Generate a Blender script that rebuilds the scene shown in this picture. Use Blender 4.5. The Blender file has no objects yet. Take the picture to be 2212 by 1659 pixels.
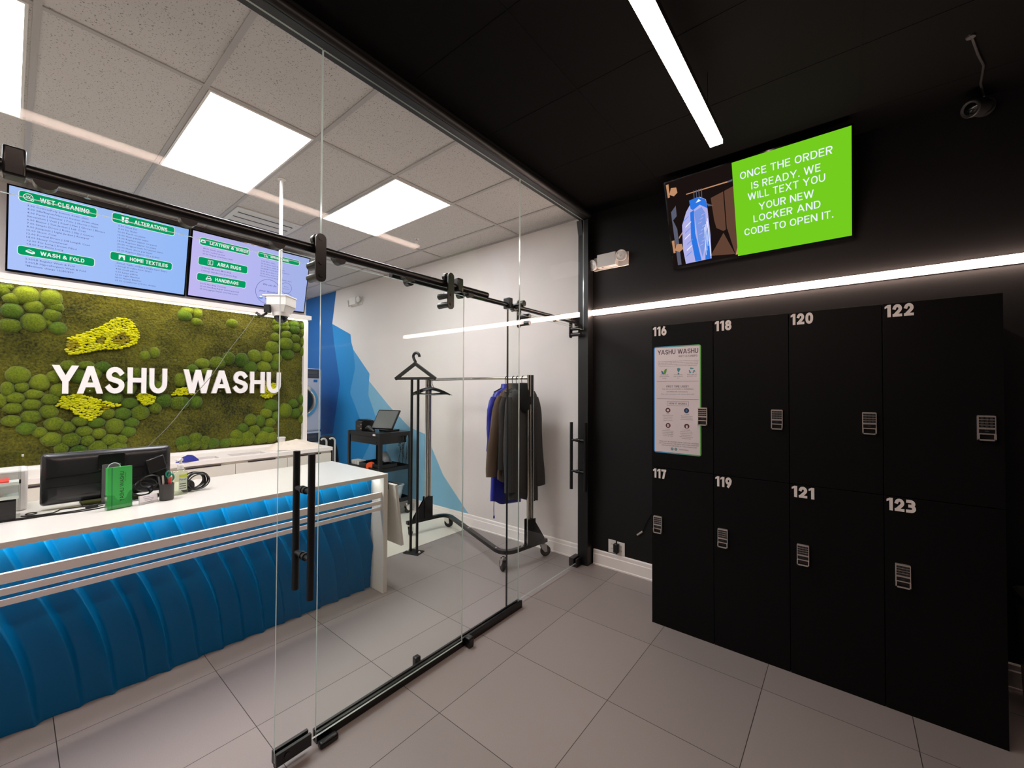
import bpy, bmesh, math, random
from mathutils import Vector, Matrix, noise
random.seed(7)
S = bpy.context.scene
COL = S.collection
PI = math.pi

# ------------------------------------------------------------------ camera, world, exposure
cam_d = bpy.data.cameras.new('camera')
cam_d.sensor_width = 36.0
cam_d.lens = 36.0 * 884.455 / 2212.0
cam_d.clip_start = 0.02
cam = bpy.data.objects.new('camera', cam_d)
COL.objects.link(cam)
RT = (0.77563733, 0.63116333, 0.0044265)
UP = (0.00645346, -0.01494298, 0.99986752)
FW = (-0.63114586, 0.775506, 0.01566352)
cam.matrix_world = Matrix(((RT[0], UP[0], -FW[0], 0.0), (RT[1], UP[1], -FW[1], 0.0),
                           (RT[2], UP[2], -FW[2], 1.61), (0, 0, 0, 1)))
S.camera = cam
W = bpy.data.worlds.new('night')
S.world = W
W.use_nodes = True
W.node_tree.nodes['Background'].inputs[0].default_value = (0.01, 0.012, 0.02, 1)
W.node_tree.nodes['Background'].inputs[1].default_value = 0.3
S.view_settings.view_transform = 'Standard'
S.view_settings.look = 'None'
S.view_settings.exposure = 0.0
S.view_settings.gamma = 1.0
S.view_settings.use_curve_mapping = False
S.cycles.max_bounces = 10
S.cycles.diffuse_bounces = 5
S.cycles.glossy_bounces = 5
S.cycles.transparent_max_bounces = 24
S.cycles.sample_clamp_indirect = 6.0
PANEL_W = 15.5     # strength of the white ceiling panels
LED_W = 34.0      # strength of the warm pendant LED bar
STRIP_W = 50.0    # strength of the warm LED strip on the wall

# ------------------------------------------------------------------ materials
def lin(c):
    def f(v):
        v = v / 255.0
        return v / 12.92 if v <= 0.04045 else ((v + 0.055) / 1.055) ** 2.4
    return (f(c[0]), f(c[1]), f(c[2]), 1.0)

def mat(name, rgb, rough=0.5, metal=0.0, spec=0.5, coat=0.0, emit=None, es=0.0, var=0.0, scale=40.0, bump=0.0, sheen=0.0):
    m = bpy.data.materials.new(name)
    m.use_nodes = True
    nt = m.node_tree
    b = nt.nodes['Principled BSDF']
    b.inputs['Base Color'].default_value = lin(rgb)
    b.inputs['Roughness'].default_value = rough
    b.inputs['Metallic'].default_value = metal
    b.inputs['Specular IOR Level'].default_value = spec
    b.inputs['Coat Weight'].default_value = coat
    b.inputs['Sheen Weight'].default_value = sheen
    if emit is not None:
        b.inputs['Emission Color'].default_value = lin(emit)
        b.inputs['Emission Strength'].default_value = es
    if var or bump:
        g = nt.nodes.new('ShaderNodeNewGeometry')
        n = nt.nodes.new('ShaderNodeTexNoise')
        n.inputs['Scale'].default_value = scale
        n.inputs['Detail'].default_value = 5
        nt.links.new(g.outputs['Position'], n.inputs['Vector'])
        if var:
            mx = nt.nodes.new('ShaderNodeMix')
            mx.data_type = 'RGBA'
            c = lin(rgb)
            mx.inputs[6].default_value = tuple(max(0, v * (1 - var)) for v in c[:3]) + (1,)
            mx.inputs[7].default_value = tuple(min(1, v * (1 + var)) for v in c[:3]) + (1,)
            rp = nt.nodes.new('ShaderNodeMapRange')
            rp.inputs['From Min'].default_value = 0.3
            rp.inputs['From Max'].default_value = 0.7
            nt.links.new(n.outputs['Fac'], rp.inputs['Value'])
            nt.links.new(rp.outputs['Result'], mx.inputs[0])
            nt.links.new(mx.outputs[2], b.inputs['Base Color'])
        if bump:
            bp = nt.nodes.new('ShaderNodeBump')
            bp.inputs['Strength'].default_value = bump
            bp.inputs['Distance'].default_value = 0.004
            nt.links.new(n.outputs['Fac'], bp.inputs['Height'])
            nt.links.new(bp.outputs['Normal'], b.inputs['Normal'])
    return m

def emat(name, rgb, s):
    m = bpy.data.materials.new(name)
    m.use_nodes = True
    nt = m.node_tree
    nt.nodes.clear()
    e = nt.nodes.new('ShaderNodeEmission')
    e.inputs[0].default_value = lin(rgb)
    e.inputs[1].default_value = s
    o = nt.nodes.new('ShaderNodeOutputMaterial')
    nt.links.new(e.outputs[0], o.inputs[0])
    return m

def glass_mat(name, tint, f0=0.045, tr=1.0):
    m = bpy.data.materials.new(name)
    m.use_nodes = True
    nt = m.node_tree
    nt.nodes.clear()
    t = nt.nodes.new('ShaderNodeBsdfTransparent')
    t.inputs[0].default_value = tint
    g = nt.nodes.new('ShaderNodeBsdfGlossy')
    g.inputs['Roughness'].default_value = 0.0
    lw = nt.nodes.new('ShaderNodeLayerWeight')
    lw.inputs['Blend'].default_value = 0.5
    p = nt.nodes.new('ShaderNodeMath'); p.operation = 'POWER'; p.inputs[1].default_value = 5
    k = nt.nodes.new('ShaderNodeMath'); k.operation = 'MULTIPLY_ADD'
    k.inputs[1].default_value = 1 - f0; k.inputs[2].default_value = f0
    mx = nt.nodes.new('ShaderNodeMixShader')
    o = nt.nodes.new('ShaderNodeOutputMaterial')
    nt.links.new(lw.outputs['Facing'], p.inputs[0])
    nt.links.new(p.outputs[0], k.inputs[0])
    nt.links.new(k.outputs[0], mx.inputs[0])
    nt.links.new(t.outputs[0], mx.inputs[1])
    nt.links.new(g.outputs[0], mx.inputs[2])
    nt.links.new(mx.outputs[0], o.inputs[0])
    return m

def edge_mat(name, rgb):      # ground glass edge: passes light from behind as well as reflecting it
    m = bpy.data.materials.new(name)
    m.use_nodes = True
    nt = m.node_tree
    nt.nodes.clear()
    t = nt.nodes.new('ShaderNodeBsdfTranslucent'); t.inputs[0].default_value = lin(rgb)
    d = nt.nodes.new('ShaderNodeBsdfDiffuse'); d.inputs[0].default_value = lin(rgb)
    g = nt.nodes.new('ShaderNodeBsdfGlossy'); g.inputs['Roughness'].default_value = 0.1
    m1 = nt.nodes.new('ShaderNodeMixShader'); m1.inputs[0].default_value = 0.35
    m2 = nt.nodes.new('ShaderNodeMixShader'); m2.inputs[0].default_value = 0.15
    o = nt.nodes.new('ShaderNodeOutputMaterial')
    nt.links.new(t.outputs[0], m1.inputs[1]); nt.links.new(d.outputs[0], m1.inputs[2])
    nt.links.new(m1.outputs[0], m2.inputs[1]); nt.links.new(g.outputs[0], m2.inputs[2])
    nt.links.new(m2.outputs[0], o.inputs[0])
    return m

def tile_floor_mat(name, rgb, grout, x0, y0, sz, rough):
    m = mat(name, rgb, rough, spec=0.4)
    nt = m.node_tree
    b = nt.nodes['Principled BSDF']
    g = nt.nodes.new('ShaderNodeNewGeometry')
    sp = nt.nodes.new('ShaderNodeSeparateXYZ')
    nt.links.new(g.outputs['Position'], sp.inputs[0])
    ds = []
    cells = []
    for ax, off in (('X', x0), ('Y', y0)):
        a = nt.nodes.new('ShaderNodeMath'); a.operation = 'MULTIPLY_ADD'
        a.inputs[1].default_value = 1 / sz; a.inputs[2].default_value = -off / sz + 50
        nt.links.new(sp.outputs[ax], a.inputs[0])
        fl = nt.nodes.new('ShaderNodeMath'); fl.operation = 'FLOOR'
        nt.links.new(a.outputs[0], fl.inputs[0])
        cells.append(fl)
        f = nt.nodes.new('ShaderNodeMath'); f.operation = 'PINGPONG'; f.inputs[1].default_value = 0.5
        nt.links.new(a.outputs[0], f.inputs[0])
        ds.append(f)
    mn = nt.nodes.new('ShaderNodeMath'); mn.operation = 'MINIMUM'
    nt.links.new(ds[0].outputs[0], mn.inputs[0]); nt.links.new(ds[1].outputs[0], mn.inputs[1])
    lt = nt.nodes.new('ShaderNodeMath'); lt.operation = 'LESS_THAN'; lt.inputs[1].default_value = 0.0016 / sz
    nt.links.new(mn.outputs[0], lt.inputs[0])
    cv = nt.nodes.new('ShaderNodeCombineXYZ')
    nt.links.new(cells[0].outputs[0], cv.inputs[0]); nt.links.new(cells[1].outputs[0], cv.inputs[1])
    wn = nt.nodes.new('ShaderNodeTexWhiteNoise'); wn.noise_dimensions = '2D'
    nt.links.new(cv.outputs[0], wn.inputs['Vector'])
    mr = nt.nodes.new('ShaderNodeMapRange'); mr.inputs['To Min'].default_value = 0.94; mr.inputs['To Max'].default_value = 1.06
    nt.links.new(wn.outputs['Value'], mr.inputs['Value'])
    ns = nt.nodes.new('ShaderNodeTexNoise'); ns.inputs['Scale'].default_value = 260; ns.inputs['Detail'].default_value = 3
    nt.links.new(g.outputs['Position'], ns.inputs['Vector'])
    mr2 = nt.nodes.new('ShaderNodeMapRange'); mr2.inputs['To Min'].default_value = 0.88; mr2.inputs['To Max'].default_value = 1.12
    nt.links.new(ns.outputs['Fac'], mr2.inputs['Value'])
    mu = nt.nodes.new('ShaderNodeMath'); mu.operation = 'MULTIPLY'
    nt.links.new(mr.outputs[0], mu.inputs[0]); nt.links.new(mr2.outputs[0], mu.inputs[1])
    sc = nt.nodes.new('ShaderNodeVectorMath'); sc.operation = 'SCALE'
    sc.inputs[0].default_value = lin(rgb)[:3]
    nt.links.new(mu.outputs[0], sc.inputs['Scale'])
    mx = nt.nodes.new('ShaderNodeMix'); mx.data_type = 'RGBA'
    mx.inputs[7].default_value = lin(grout)
    nt.links.new(lt.outputs[0], mx.inputs[0])
    nt.links.new(sc.outputs[0], mx.inputs[6])
    nt.links.new(mx.outputs[2], b.inputs['Base Color'])
    bp = nt.nodes.new('ShaderNodeBump'); bp.inputs['Strength'].default_value = 0.25; bp.inputs['Distance'].default_value = 0.001
    iv = nt.nodes.new('ShaderNodeMath'); iv.operation = 'SUBTRACT'; iv.inputs[0].default_value = 1
    nt.links.new(lt.outputs[0], iv.inputs[1])
    nt.links.new(iv.outputs[0], bp.inputs['Height'])
    nt.links.new(bp.outputs[0], b.inputs['Normal'])
    return m

def speckle_mat(name, rgb, dark):
    m = mat(name, rgb, 0.9, spec=0.2)
    nt = m.node_tree
    b = nt.nodes['Principled BSDF']
    g = nt.nodes.new('ShaderNodeNewGeometry')
    n = nt.nodes.new('ShaderNodeTexNoise'); n.inputs['Scale'].default_value = 130; n.inputs['Detail'].default_value = 2.0
    nt.links.new(g.outputs['Position'], n.inputs['Vector'])
    r = nt.nodes.new('ShaderNodeMapRange')
    r.inputs['From Min'].default_value = 0.62; r.inputs['From Max'].default_value = 0.67
    nt.links.new(n.outputs['Fac'], r.inputs['Value'])
    mx = nt.nodes.new('ShaderNodeMix'); mx.data_type = 'RGBA'
    mx.inputs[6].default_value = lin(rgb); mx.inputs[7].default_value = lin(dark)
    nt.links.new(r.outputs[0], mx.inputs[0])
    nt.links.new(mx.outputs[2], b.inputs['Base Color'])
    return m

def moss_mat(name, c1, c2, scale, bump, dist=0.02):
    m = mat(name, c1, 0.95, spec=0.1, sheen=0.15)
    nt = m.node_tree
    b = nt.nodes['Principled BSDF']
    g = nt.nodes.new('ShaderNodeNewGeometry')
    n = nt.nodes.new('ShaderNodeTexNoise'); n.inputs['Scale'].default_value = scale; n.inputs['Detail'].default_value = 8
    n2 = nt.nodes.new('ShaderNodeTexNoise'); n2.inputs['Scale'].default_value = 3.5; n2.inputs['Detail'].default_value = 3
    nt.links.new(g.outputs['Position'], n.inputs['Vector']); nt.links.new(g.outputs['Position'], n2.inputs['Vector'])
    ad = nt.nodes.new('ShaderNodeMath'); ad.operation = 'ADD'
    nt.links.new(n.outputs['Fac'], ad.inputs[0]); nt.links.new(n2.outputs['Fac'], ad.inputs[1])
    r = nt.nodes.new('ShaderNodeMapRange'); r.inputs['From Min'].default_value = 0.72; r.inputs['From Max'].default_value = 1.28
    nt.links.new(ad.outputs[0], r.inputs['Value'])
    mx = nt.nodes.new('ShaderNodeMix'); mx.data_type = 'RGBA'
    mx.inputs[6].default_value = lin(c1); mx.inputs[7].default_value = lin(c2)
    nt.links.new(r.outputs[0], mx.inputs[0]); nt.links.new(mx.outputs[2], b.inputs['Base Color'])
    bp = nt.nodes.new('ShaderNodeBump'); bp.inputs['Strength'].default_value = bump; bp.inputs['Distance'].default_value = dist
    nt.links.new(n.outputs['Fac'], bp.inputs['Height']); nt.links.new(bp.outputs[0], b.inputs['Normal'])
    return m

def screen_mat(name, c1, c2, s, axis='Y', lo=0.0, hi=1.0):
    # a lit display whose picture itself blends between two colours
    m = emat(name, c1, s)
    nt = m.node_tree
    e = [n for n in nt.nodes if n.type == 'EMISSION'][0]
    g = nt.nodes.new('ShaderNodeNewGeometry'); sp = nt.nodes.new('ShaderNodeSeparateXYZ')
    nt.links.new(g.outputs['Position'], sp.inputs[0])
    r = nt.nodes.new('ShaderNodeMapRange'); r.inputs['From Min'].default_value = lo; r.inputs['From Max'].default_value = hi
    nt.links.new(sp.outputs[axis], r.inputs['Value'])
    mx = nt.nodes.new('ShaderNodeMix'); mx.data_type = 'RGBA'
    mx.inputs[6].default_value = lin(c1); mx.inputs[7].default_value = lin(c2)
    nt.links.new(r.outputs[0], mx.inputs[0]); nt.links.new(mx.outputs[2], e.inputs[0])
    return m

def grad_mat(name, c1, c2, axis, lo, hi, rough=0.4):
    m = mat(name, c1, rough)
    nt = m.node_tree
    b = nt.nodes['Principled BSDF']
    g = nt.nodes.new('ShaderNodeNewGeometry'); sp = nt.nodes.new('ShaderNodeSeparateXYZ')
    nt.links.new(g.outputs['Position'], sp.inputs[0])
    r = nt.nodes.new('ShaderNodeMapRange'); r.inputs['From Min'].default_value = lo; r.inputs['From Max'].default_value = hi
    nt.links.new(sp.outputs[axis], r.inputs['Value'])
    mx = nt.nodes.new('ShaderNodeMix'); mx.data_type = 'RGBA'
    mx.inputs[6].default_value = lin(c1); mx.inputs[7].default_value = lin(c2)
    nt.links.new(r.outputs[0], mx.inputs[0]); nt.links.new(mx.outputs[2], b.inputs['Base Color'])
    return m

M = dict(
    white_wall=mat('white wall paint', (230, 222, 218), 0.7, var=0.02, scale=3),
    black_wall=mat('black wall paint', (21, 20, 20), 0.55, spec=0.28, bump=0.12, scale=220),
    black_ceil=mat('black ceiling', (5, 5, 5), 0.85, spec=0.1),
    floor=tile_floor_mat('grey porcelain tile', (147, 138, 135), (52, 46, 44), -2.190, 1.380, 0.6096, 0.42),
    floor_white=mat('white vinyl floor', (226, 222, 208), 0.35, var=0.03, scale=6),
    ceil_tile=speckle_mat('mineral ceiling tile', (206, 200, 196), (138, 132, 128)),
    tbar=mat('ceiling grid metal', (178, 172, 169), 0.5),
    trim_white=mat('white trim paint', (247, 240, 235), 0.4),
    panel=emat('panel diffuser', (252, 250, 254), PANEL_W),
    led=emat('warm LED diffuser', (255, 222, 206), LED_W),
    strip=emat('warm LED strip', (255, 222, 206), STRIP_W),
    ucled=emat('LED strip', (255, 243, 232), 28.0),
    mossled=emat('ledge LED', (255, 240, 214), 34.0),
    glass=glass_mat('clear glass', (0.975, 0.99, 0.98, 1), 0.010),
    glass_edge=edge_mat('glass edge', (214, 228, 220)),
    store_glass=glass_mat('storefront glass', (0.7, 0.72, 0.72, 1), 0.06),
    acrylic=glass_mat('clear acrylic', (0.93, 0.95, 0.94, 1), 0.05),
    acr_edge=mat('acrylic edge', (214, 226, 218), 0.2),
    black_metal=mat('matte black metal', (20, 20, 20), 0.42, spec=0.45),
    black_satin=mat('satin black', (14, 14, 14), 0.3, spec=0.5),
    black_gloss=mat('gloss black plastic', (10, 10, 11), 0.08, spec=0.5),
    monitor=mat('monitor plastic', (34, 34, 35), 0.26, spec=0.6),
    grey_plast=mat('grey plastic', (92, 92, 94), 0.4),
    white_plast=mat('white plastic', (232, 228, 222), 0.4),
    quartz=mat('white quartz', (232, 228, 220), 0.22, var=0.015, scale=90),
    cab=mat('white cabinet', (226, 220, 210), 0.4),
    recess=mat('dark recess', (40, 30, 36), 0.7),
    blue_panel=mat('blue wave panel', (0, 104, 160), 0.34, spec=0.25, coat=0.0),
    locker=mat('black locker laminate', (6, 6, 6), 0.5, spec=0.16, bump=0.08, scale=300),
    locker_edge=mat('black locker edge', (34, 32, 31), 0.35),
    number=mat('white number vinyl', (238, 230, 224), 0.5),
    nickel=mat('brushed nickel', (206, 196, 188), 0.34, metal=0.7),
    keypad=mat('keypad black', (16, 16, 17), 0.3),
    keys=mat('keypad keys', (60, 58, 57), 0.4),
    chrome=mat('chrome', (222, 220, 216), 0.1, metal=1.0),
    steel=mat('polished steel tube', (206, 200, 192), 0.16, metal=1.0),
    rubber=mat('rubber', (24, 24, 24), 0.7),
    moss=moss_mat('flat moss', (36, 40, 10), (108, 106, 30), 55, 1.0, 0.03),
    mound=moss_mat('mound moss', (54, 74, 14), (114, 128, 30), 90, 0.7, 0.008),
    mound2=moss_mat('darker mound moss', (42, 68, 16), (92, 116, 30), 90, 0.7, 0.008),
    reindeer=moss_mat('yellow green reindeer moss', (160, 168, 4), (222, 218, 20), 60, 0.5, 0.004),
    moss_brown=moss_mat('brown reindeer moss', (110, 104, 22), (160, 148, 30), 60, 0.5, 0.004),
    letter=mat('white acrylic letter', (246, 242, 240), 0.35),
    m1=mat('mural dark blue', (16, 98, 168), 0.7), m2=mat('mural blue', (24, 138, 206), 0.7),
    m3=mat('mural sky blue', (78, 160, 216), 0.7), m4=mat('mural pale blue', (132, 186, 214), 0.7),
    m5=mat('mural navy blue', (14, 88, 152), 0.7),
    s_green=emat('banner green', (6, 158, 98), 0.95), s_white=emat('banner white', (236, 246, 244), 1.0),
    s_text=emat('menu text', (100, 112, 164), 0.95), s_blue=emat('menu script', (56, 78, 150), 0.95),
    s_box=emat('menu icon blue', (120, 150, 232), 0.95),
    s_menu1=screen_mat('menu picture blue', (176, 200, 255), (152, 190, 252), 0.95, 'Y', 0, 1.1),
    s_menu2=screen_mat('menu picture lilac', (196, 188, 246), (172, 186, 244), 0.95, 'Y', 1.15, 2.3),
    s_lime=emat('slide lime green', (116, 204, 30), 1.0),
    s_lwhite=emat('slide white', (232, 240, 255), 1.05),
    s_dark=emat('slide dark brown', (26, 18, 16), 1.0), s_brown=emat('slide brown', (96, 66, 52), 1.0),
    s_tan=emat('slide tan', (190, 140, 104), 1.0), s_grey=emat('slide grey', (88, 92, 110), 1.0),
    s_lav=emat('slide lavender', (176, 176, 232), 1.0), s_gblue=emat('slide bright blue', (44, 118, 226), 1.0),
    s_pale=emat('slide pale blue', (120, 150, 226), 1.0),
    poster=mat('poster paper', (232, 222, 224), 0.5), p_text=mat('poster text', (70, 58, 70), 0.6),
    p_blue=mat('poster blue', (70, 120, 170), 0.6), p_green=mat('poster green', (96, 168, 60), 0.6),
    p_teal=mat('poster teal', (70, 150, 160), 0.6), p_navy=mat('poster navy', (30, 40, 84), 0.6), p_maroon=mat('poster maroon', (92, 30, 46), 0.6),
    p_border=grad_mat('poster border', (70, 150, 226), (110, 190, 90), 'X', -1.04, -0.73),
    coat_blue=mat('royal blue nylon', (26, 34, 150), 0.4, var=0.25, scale=14, sheen=0.2),
    coat_brown=mat('brown wool', (92, 76, 62), 0.95, var=0.15, scale=300, bump=0.4),
    coat_char=mat('charcoal wool', (56, 54, 52), 0.95, var=0.15, scale=300, bump=0.4),
    coat_grey=mat('dark grey wool', (66, 66, 66), 0.95, var=0.2, scale=320, bump=0.4),
    hood=mat('black fabric', (20, 20, 21), 0.95, var=0.2, scale=200, bump=0.3),
    washer=mat('washer white enamel', (222, 224, 236), 0.25),
    wpanel=mat('washer panel grey', (70, 74, 84), 0.3), dglass=mat('dark door glass', (30, 38, 46), 0.05, spec=0.6),
    energy=mat('energy sticker blue', (40, 120, 200), 0.5),
    towel=mat('cream towel', (232, 220, 206), 0.95, var=0.04, scale=150, bump=0.5),
    bluecloth=mat('blue cloth', (44, 52, 140), 0.9, var=0.2, scale=60),
    green_card=mat('green booklet', (62, 182, 84), 0.5), green_dark=mat('green booklet dark', (40, 142, 80), 0.5),
    ink=mat('dark ink', (22, 52, 34), 0.6), cup_black=mat('pen cup', (58, 56, 54), 0.5),
    red=mat('red plastic', (214, 56, 50), 0.4), teal=mat('teal plastic', (20, 140, 110), 0.4),
    gel=glass_mat('sanitizer gel', (0.90, 0.94, 0.82, 1), 0.05), gel_label=mat('sanitizer label', (206, 218, 196), 0.5),
    lime=mat('lime label', (206, 220, 60), 0.5), violet=mat('violet ink', (90, 96, 180), 0.5),
    screen_grey_refl=mat('screen glass with painted grey reflection', (112, 114, 114), 0.10, spec=0.6),  # till screen: bright grey reflection is put into the base colour
    orange=mat('orange tape', (238, 84, 36), 0.5), bin_clear=mat('translucent bin', (196, 208, 214), 0.35),
    bag=mat('clear plastic bag', (190, 196, 200), 0.3), cable_grey=mat('grey cable', (120, 124, 110), 0.5),
    vent=mat('vent white', (214, 210, 204), 0.5), dark_grey=mat('dark grey', (40, 39, 39), 0.5),
    alu=mat('grey aluminium', (120, 112, 110), 0.4), paper=mat('white paper', (236, 230, 232), 0.6), wood=mat('cardboard', (186, 160, 122), 0.8),
    frost=mat('lamp lens', (240, 238, 234), 0.15), wtext=mat('grey print', (130, 124, 140), 0.6),
)

# ------------------------------------------------------------------ mesh builder
def basis(d):
    d = Vector(d).normalized()
    a = Vector((0, 0, 1)) if abs(d.z) < 0.9 else Vector((1, 0, 0))
    u = d.cross(a).normalized()
    return d, u, d.cross(u).normalized()

class MB:
    def __init__(s):
        s.v = []; s.f = []; s.m = []
    def add(s, vs, fs, m=0):
        o = len(s.v)
        s.v += [tuple(p) for p in vs]
        for f in fs:
            s.f.append(tuple(i + o for i in f)); s.m.append(m)
        return s
    def box(s, x0, x1, y0, y1, z0, z1, m=0):
        vs = [(x, y, z) for z in (z0, z1) for y in (y0, y1) for x in (x0, x1)]
        return s.add(vs, [(0, 2, 3, 1), (4, 5, 7, 6), (0, 1, 5, 4), (2, 6, 7, 3), (0, 4, 6, 2), (1, 3, 7, 5)], m)
    def obox(s, O, A, B, C_, m=0):      # box from corner O along three edge vectors
        O, A, B, C_ = Vector(O), Vector(A), Vector(B), Vector(C_)
        vs = [O + A * i + B * j + C_ * k for k in (0, 1) for j in (0, 1) for i in (0, 1)]
        fs = [(0, 2, 3, 1), (4, 5, 7, 6), (0, 1, 5, 4), (2, 6, 7, 3), (0, 4, 6, 2), (1, 3, 7, 5)]
        if A.cross(B).dot(C_) < 0:
            fs = [f[::-1] for f in fs]
        return s.add(vs, fs, m)
    def cyl(s, p, q, r, seg=16, m=0, r2=None, cap=True):
        p, q = Vector(p), Vector(q)
        r2 = r if r2 is None else r2
        d, u, w = basis(q - p)
        vs = []
        for c, rr in ((p, r), (q, r2)):
            for i in range(seg):
                a = 2 * PI * i / seg
                vs.append(c + u * (rr * math.cos(a)) + w * (rr * math.sin(a)))
        fs = [(i, (i + 1) % seg, seg + (i + 1) % seg, seg + i) for i in range(seg)]
        if cap:
            fs += [tuple(range(seg))[::-1], tuple(range(seg, 2 * seg))]
        return s.add(vs, fs, m)
    def tube(s, pts, r, seg=8, m=0, closed=False):
        pts = [Vector(p) for p in pts]
        n = len(pts)
        rs = r if isinstance(r, (list, tuple)) else [r] * n
        vs = []; pu = None
        for i, p in enumerate(pts):
            a = pts[i - 1] if (i > 0 or closed) else p
            b = pts[(i + 1) % n] if (i < n - 1 or closed) else p
            d, u, w = basis(b - a)
            if pu is not None:
                u = (pu - d * pu.dot(d))
                u = u.normalized() if u.length > 1e-6 else basis(d)[1]
                w = d.cross(u)
            pu = u
            for k in range(seg):
                t = 2 * PI * k / seg
                vs.append(p + u * (rs[i] * math.cos(t)) + w * (rs[i] * math.sin(t)))
        fs = []
        for i in range(n if closed else n - 1):
            j = (i + 1) % n
            for k in range(seg):
                fs.append((i * seg + k, i * seg + (k + 1) % seg, j * seg + (k + 1) % seg, j * seg + k))
        if not closed:
            fs += [tuple(range(seg))[::-1], tuple(range((n - 1) * seg, n * seg))]
        return s.add(vs, fs, m)
    def lathe(s, c, prof, axis=(0, 0, 1), seg=24, m=0):
        c = Vector(c)
        d, u, w = basis(axis)
        vs = []
        for r, h in prof:
            for i in range(seg):
                a = 2 * PI * i / seg
                vs.append(c + d * h + u * (r * math.cos(a)) + w * (r * math.sin(a)))
        n = len(prof)
        fs = [(j * seg + i, j * seg + (i + 1) % seg, (j + 1) * seg + (i + 1) % seg, (j + 1) * seg + i) for j in range(n - 1) for i in range(seg)]
        fs += [tuple(range(seg))[::-1], tuple(range((n - 1) * seg, n * seg))]
        return s.add(vs, fs, m)
    def prism(s, pts, O, R, U, N, h, m=0):   # polygon pts in (R, U) raised by N*h
        O, R, U, N = Vector(O), Vector(R), Vector(U), Vector(N)
        n = len(pts)
        b = [O + R * a + U * c for a, c in pts]
        vs = b + [p + N * h for p in b]
        area = sum(pts[i][0] * pts[(i + 1) % n][1] - pts[(i + 1) % n][0] * pts[i][1] for i in range(n))
        fs = [tuple(range(n))[::-1], tuple(range(n, 2 * n))] + [(i, (i + 1) % n, n + (i + 1) % n, n + i) for i in range(n)]
        flip = (area < 0) != (R.cross(U).dot(N) < 0)
        if flip:
            fs = [f[::-1] for f in fs]
        return s.add(vs, fs, m)
    def ell(s, c, r, seg=16, rings=8, m=0):
        vs = []; fs = []
        for j in range(1, rings):
            t = PI * j / rings
            for i in range(seg):
                a = 2 * PI * i / seg
                vs.append((c[0] + r[0] * math.sin(t) * math.cos(a), c[1] + r[1] * math.sin(t) * math.sin(a), c[2] + r[2] * math.cos(t)))
        n = len(vs)
        vs += [(c[0], c[1], c[2] + r[2]), (c[0], c[1], c[2] - r[2])]
        for j in range(rings - 2):
            for i in range(seg):
                fs.append((j * seg + i, (j + 1) * seg + i, (j + 1) * seg + (i + 1) % seg, j * seg + (i + 1) % seg))
        for i in range(seg):
            fs.append((n, i, (i + 1) % seg)); fs.append((n + 1, (rings - 2) * seg + (i + 1) % seg, (rings - 2) * seg + i))
        return s.add(vs, fs, m)
    def loft(s, rings, m=0, cap=True):
        n = len(rings[0]); vs = [p for r in rings for p in r]
        fs = [(j * n + i, j * n + (i + 1) % n, (j + 1) * n + (i + 1) % n, (j + 1) * n + i) for j in range(len(rings) - 1) for i in range(n)]
        if cap:
            fs += [tuple(range(n))[::-1], tuple(range((len(rings) - 1) * n, len(rings) * n))]
        return s.add(vs, fs, m)
    def build(s, name, mats, parent=None, smooth=True, bev=0.0, seg=2, recalc=False):
        if not isinstance(mats, (list, tuple)):
            mats = [mats]
        xs = [p[0] for p in s.v]; ys = [p[1] for p in s.v]; zs = [p[2] for p in s.v]
        o = Vector(((min(xs) + max(xs)) / 2, (min(ys) + max(ys)) / 2, min(zs)))
        me = bpy.data.meshes.new(name)
        me.from_pydata([(p[0] - o.x, p[1] - o.y, p[2] - o.z) for p in s.v], [], s.f)
        for k in mats:
            me.materials.append(M[k] if isinstance(k, str) else k)
        me.polygons.foreach_set('material_index', s.m)
        if recalc:
            bm = bmesh.new(); bm.from_mesh(me)
            bmesh.ops.recalc_face_normals(bm, faces=bm.faces[:])
            bm.to_mesh(me); bm.free()
        if smooth:
            me.polygons.foreach_set('use_smooth', [True] * len(me.polygons))
            me.set_sharp_from_angle(angle=math.radians(38))
        me.update()
        ob = bpy.data.objects.new(name, me)
        COL.objects.link(ob)
        if parent is not None:
            ob.parent = parent
            po = parent_origin(parent)
            ob.location = o - po
        else:
            ob.location = o
        WO[ob.name] = o
        if bev:
            b = ob.modifiers.new('bevel', 'BEVEL'); b.width = bev; b.segments = seg; b.limit_method = 'ANGLE'; b.angle_limit = math.radians(50)
        return ob
WO = {}
def parent_origin(p):
    return WO[p.name]

def thing(name, label, cat, loc, group=None):
    o = bpy.data.objects.new(name, None)
    o.empty_display_size = 0.05
    COL.objects.link(o); o.location = loc
    WO[o.name] = Vector(loc)
    return tag(o, label, cat, group)
def tag(o, label, cat, group=None, kind=None):
    o['label'] = label; o['category'] = cat
    if group: o['group'] = group
    if kind: o['kind'] = kind
    return o
def struct(o, label=None, cat=None):
    o['kind'] = 'structure'
    if label: o['label'] = label
    if cat: o['category'] = cat
    return o

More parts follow.
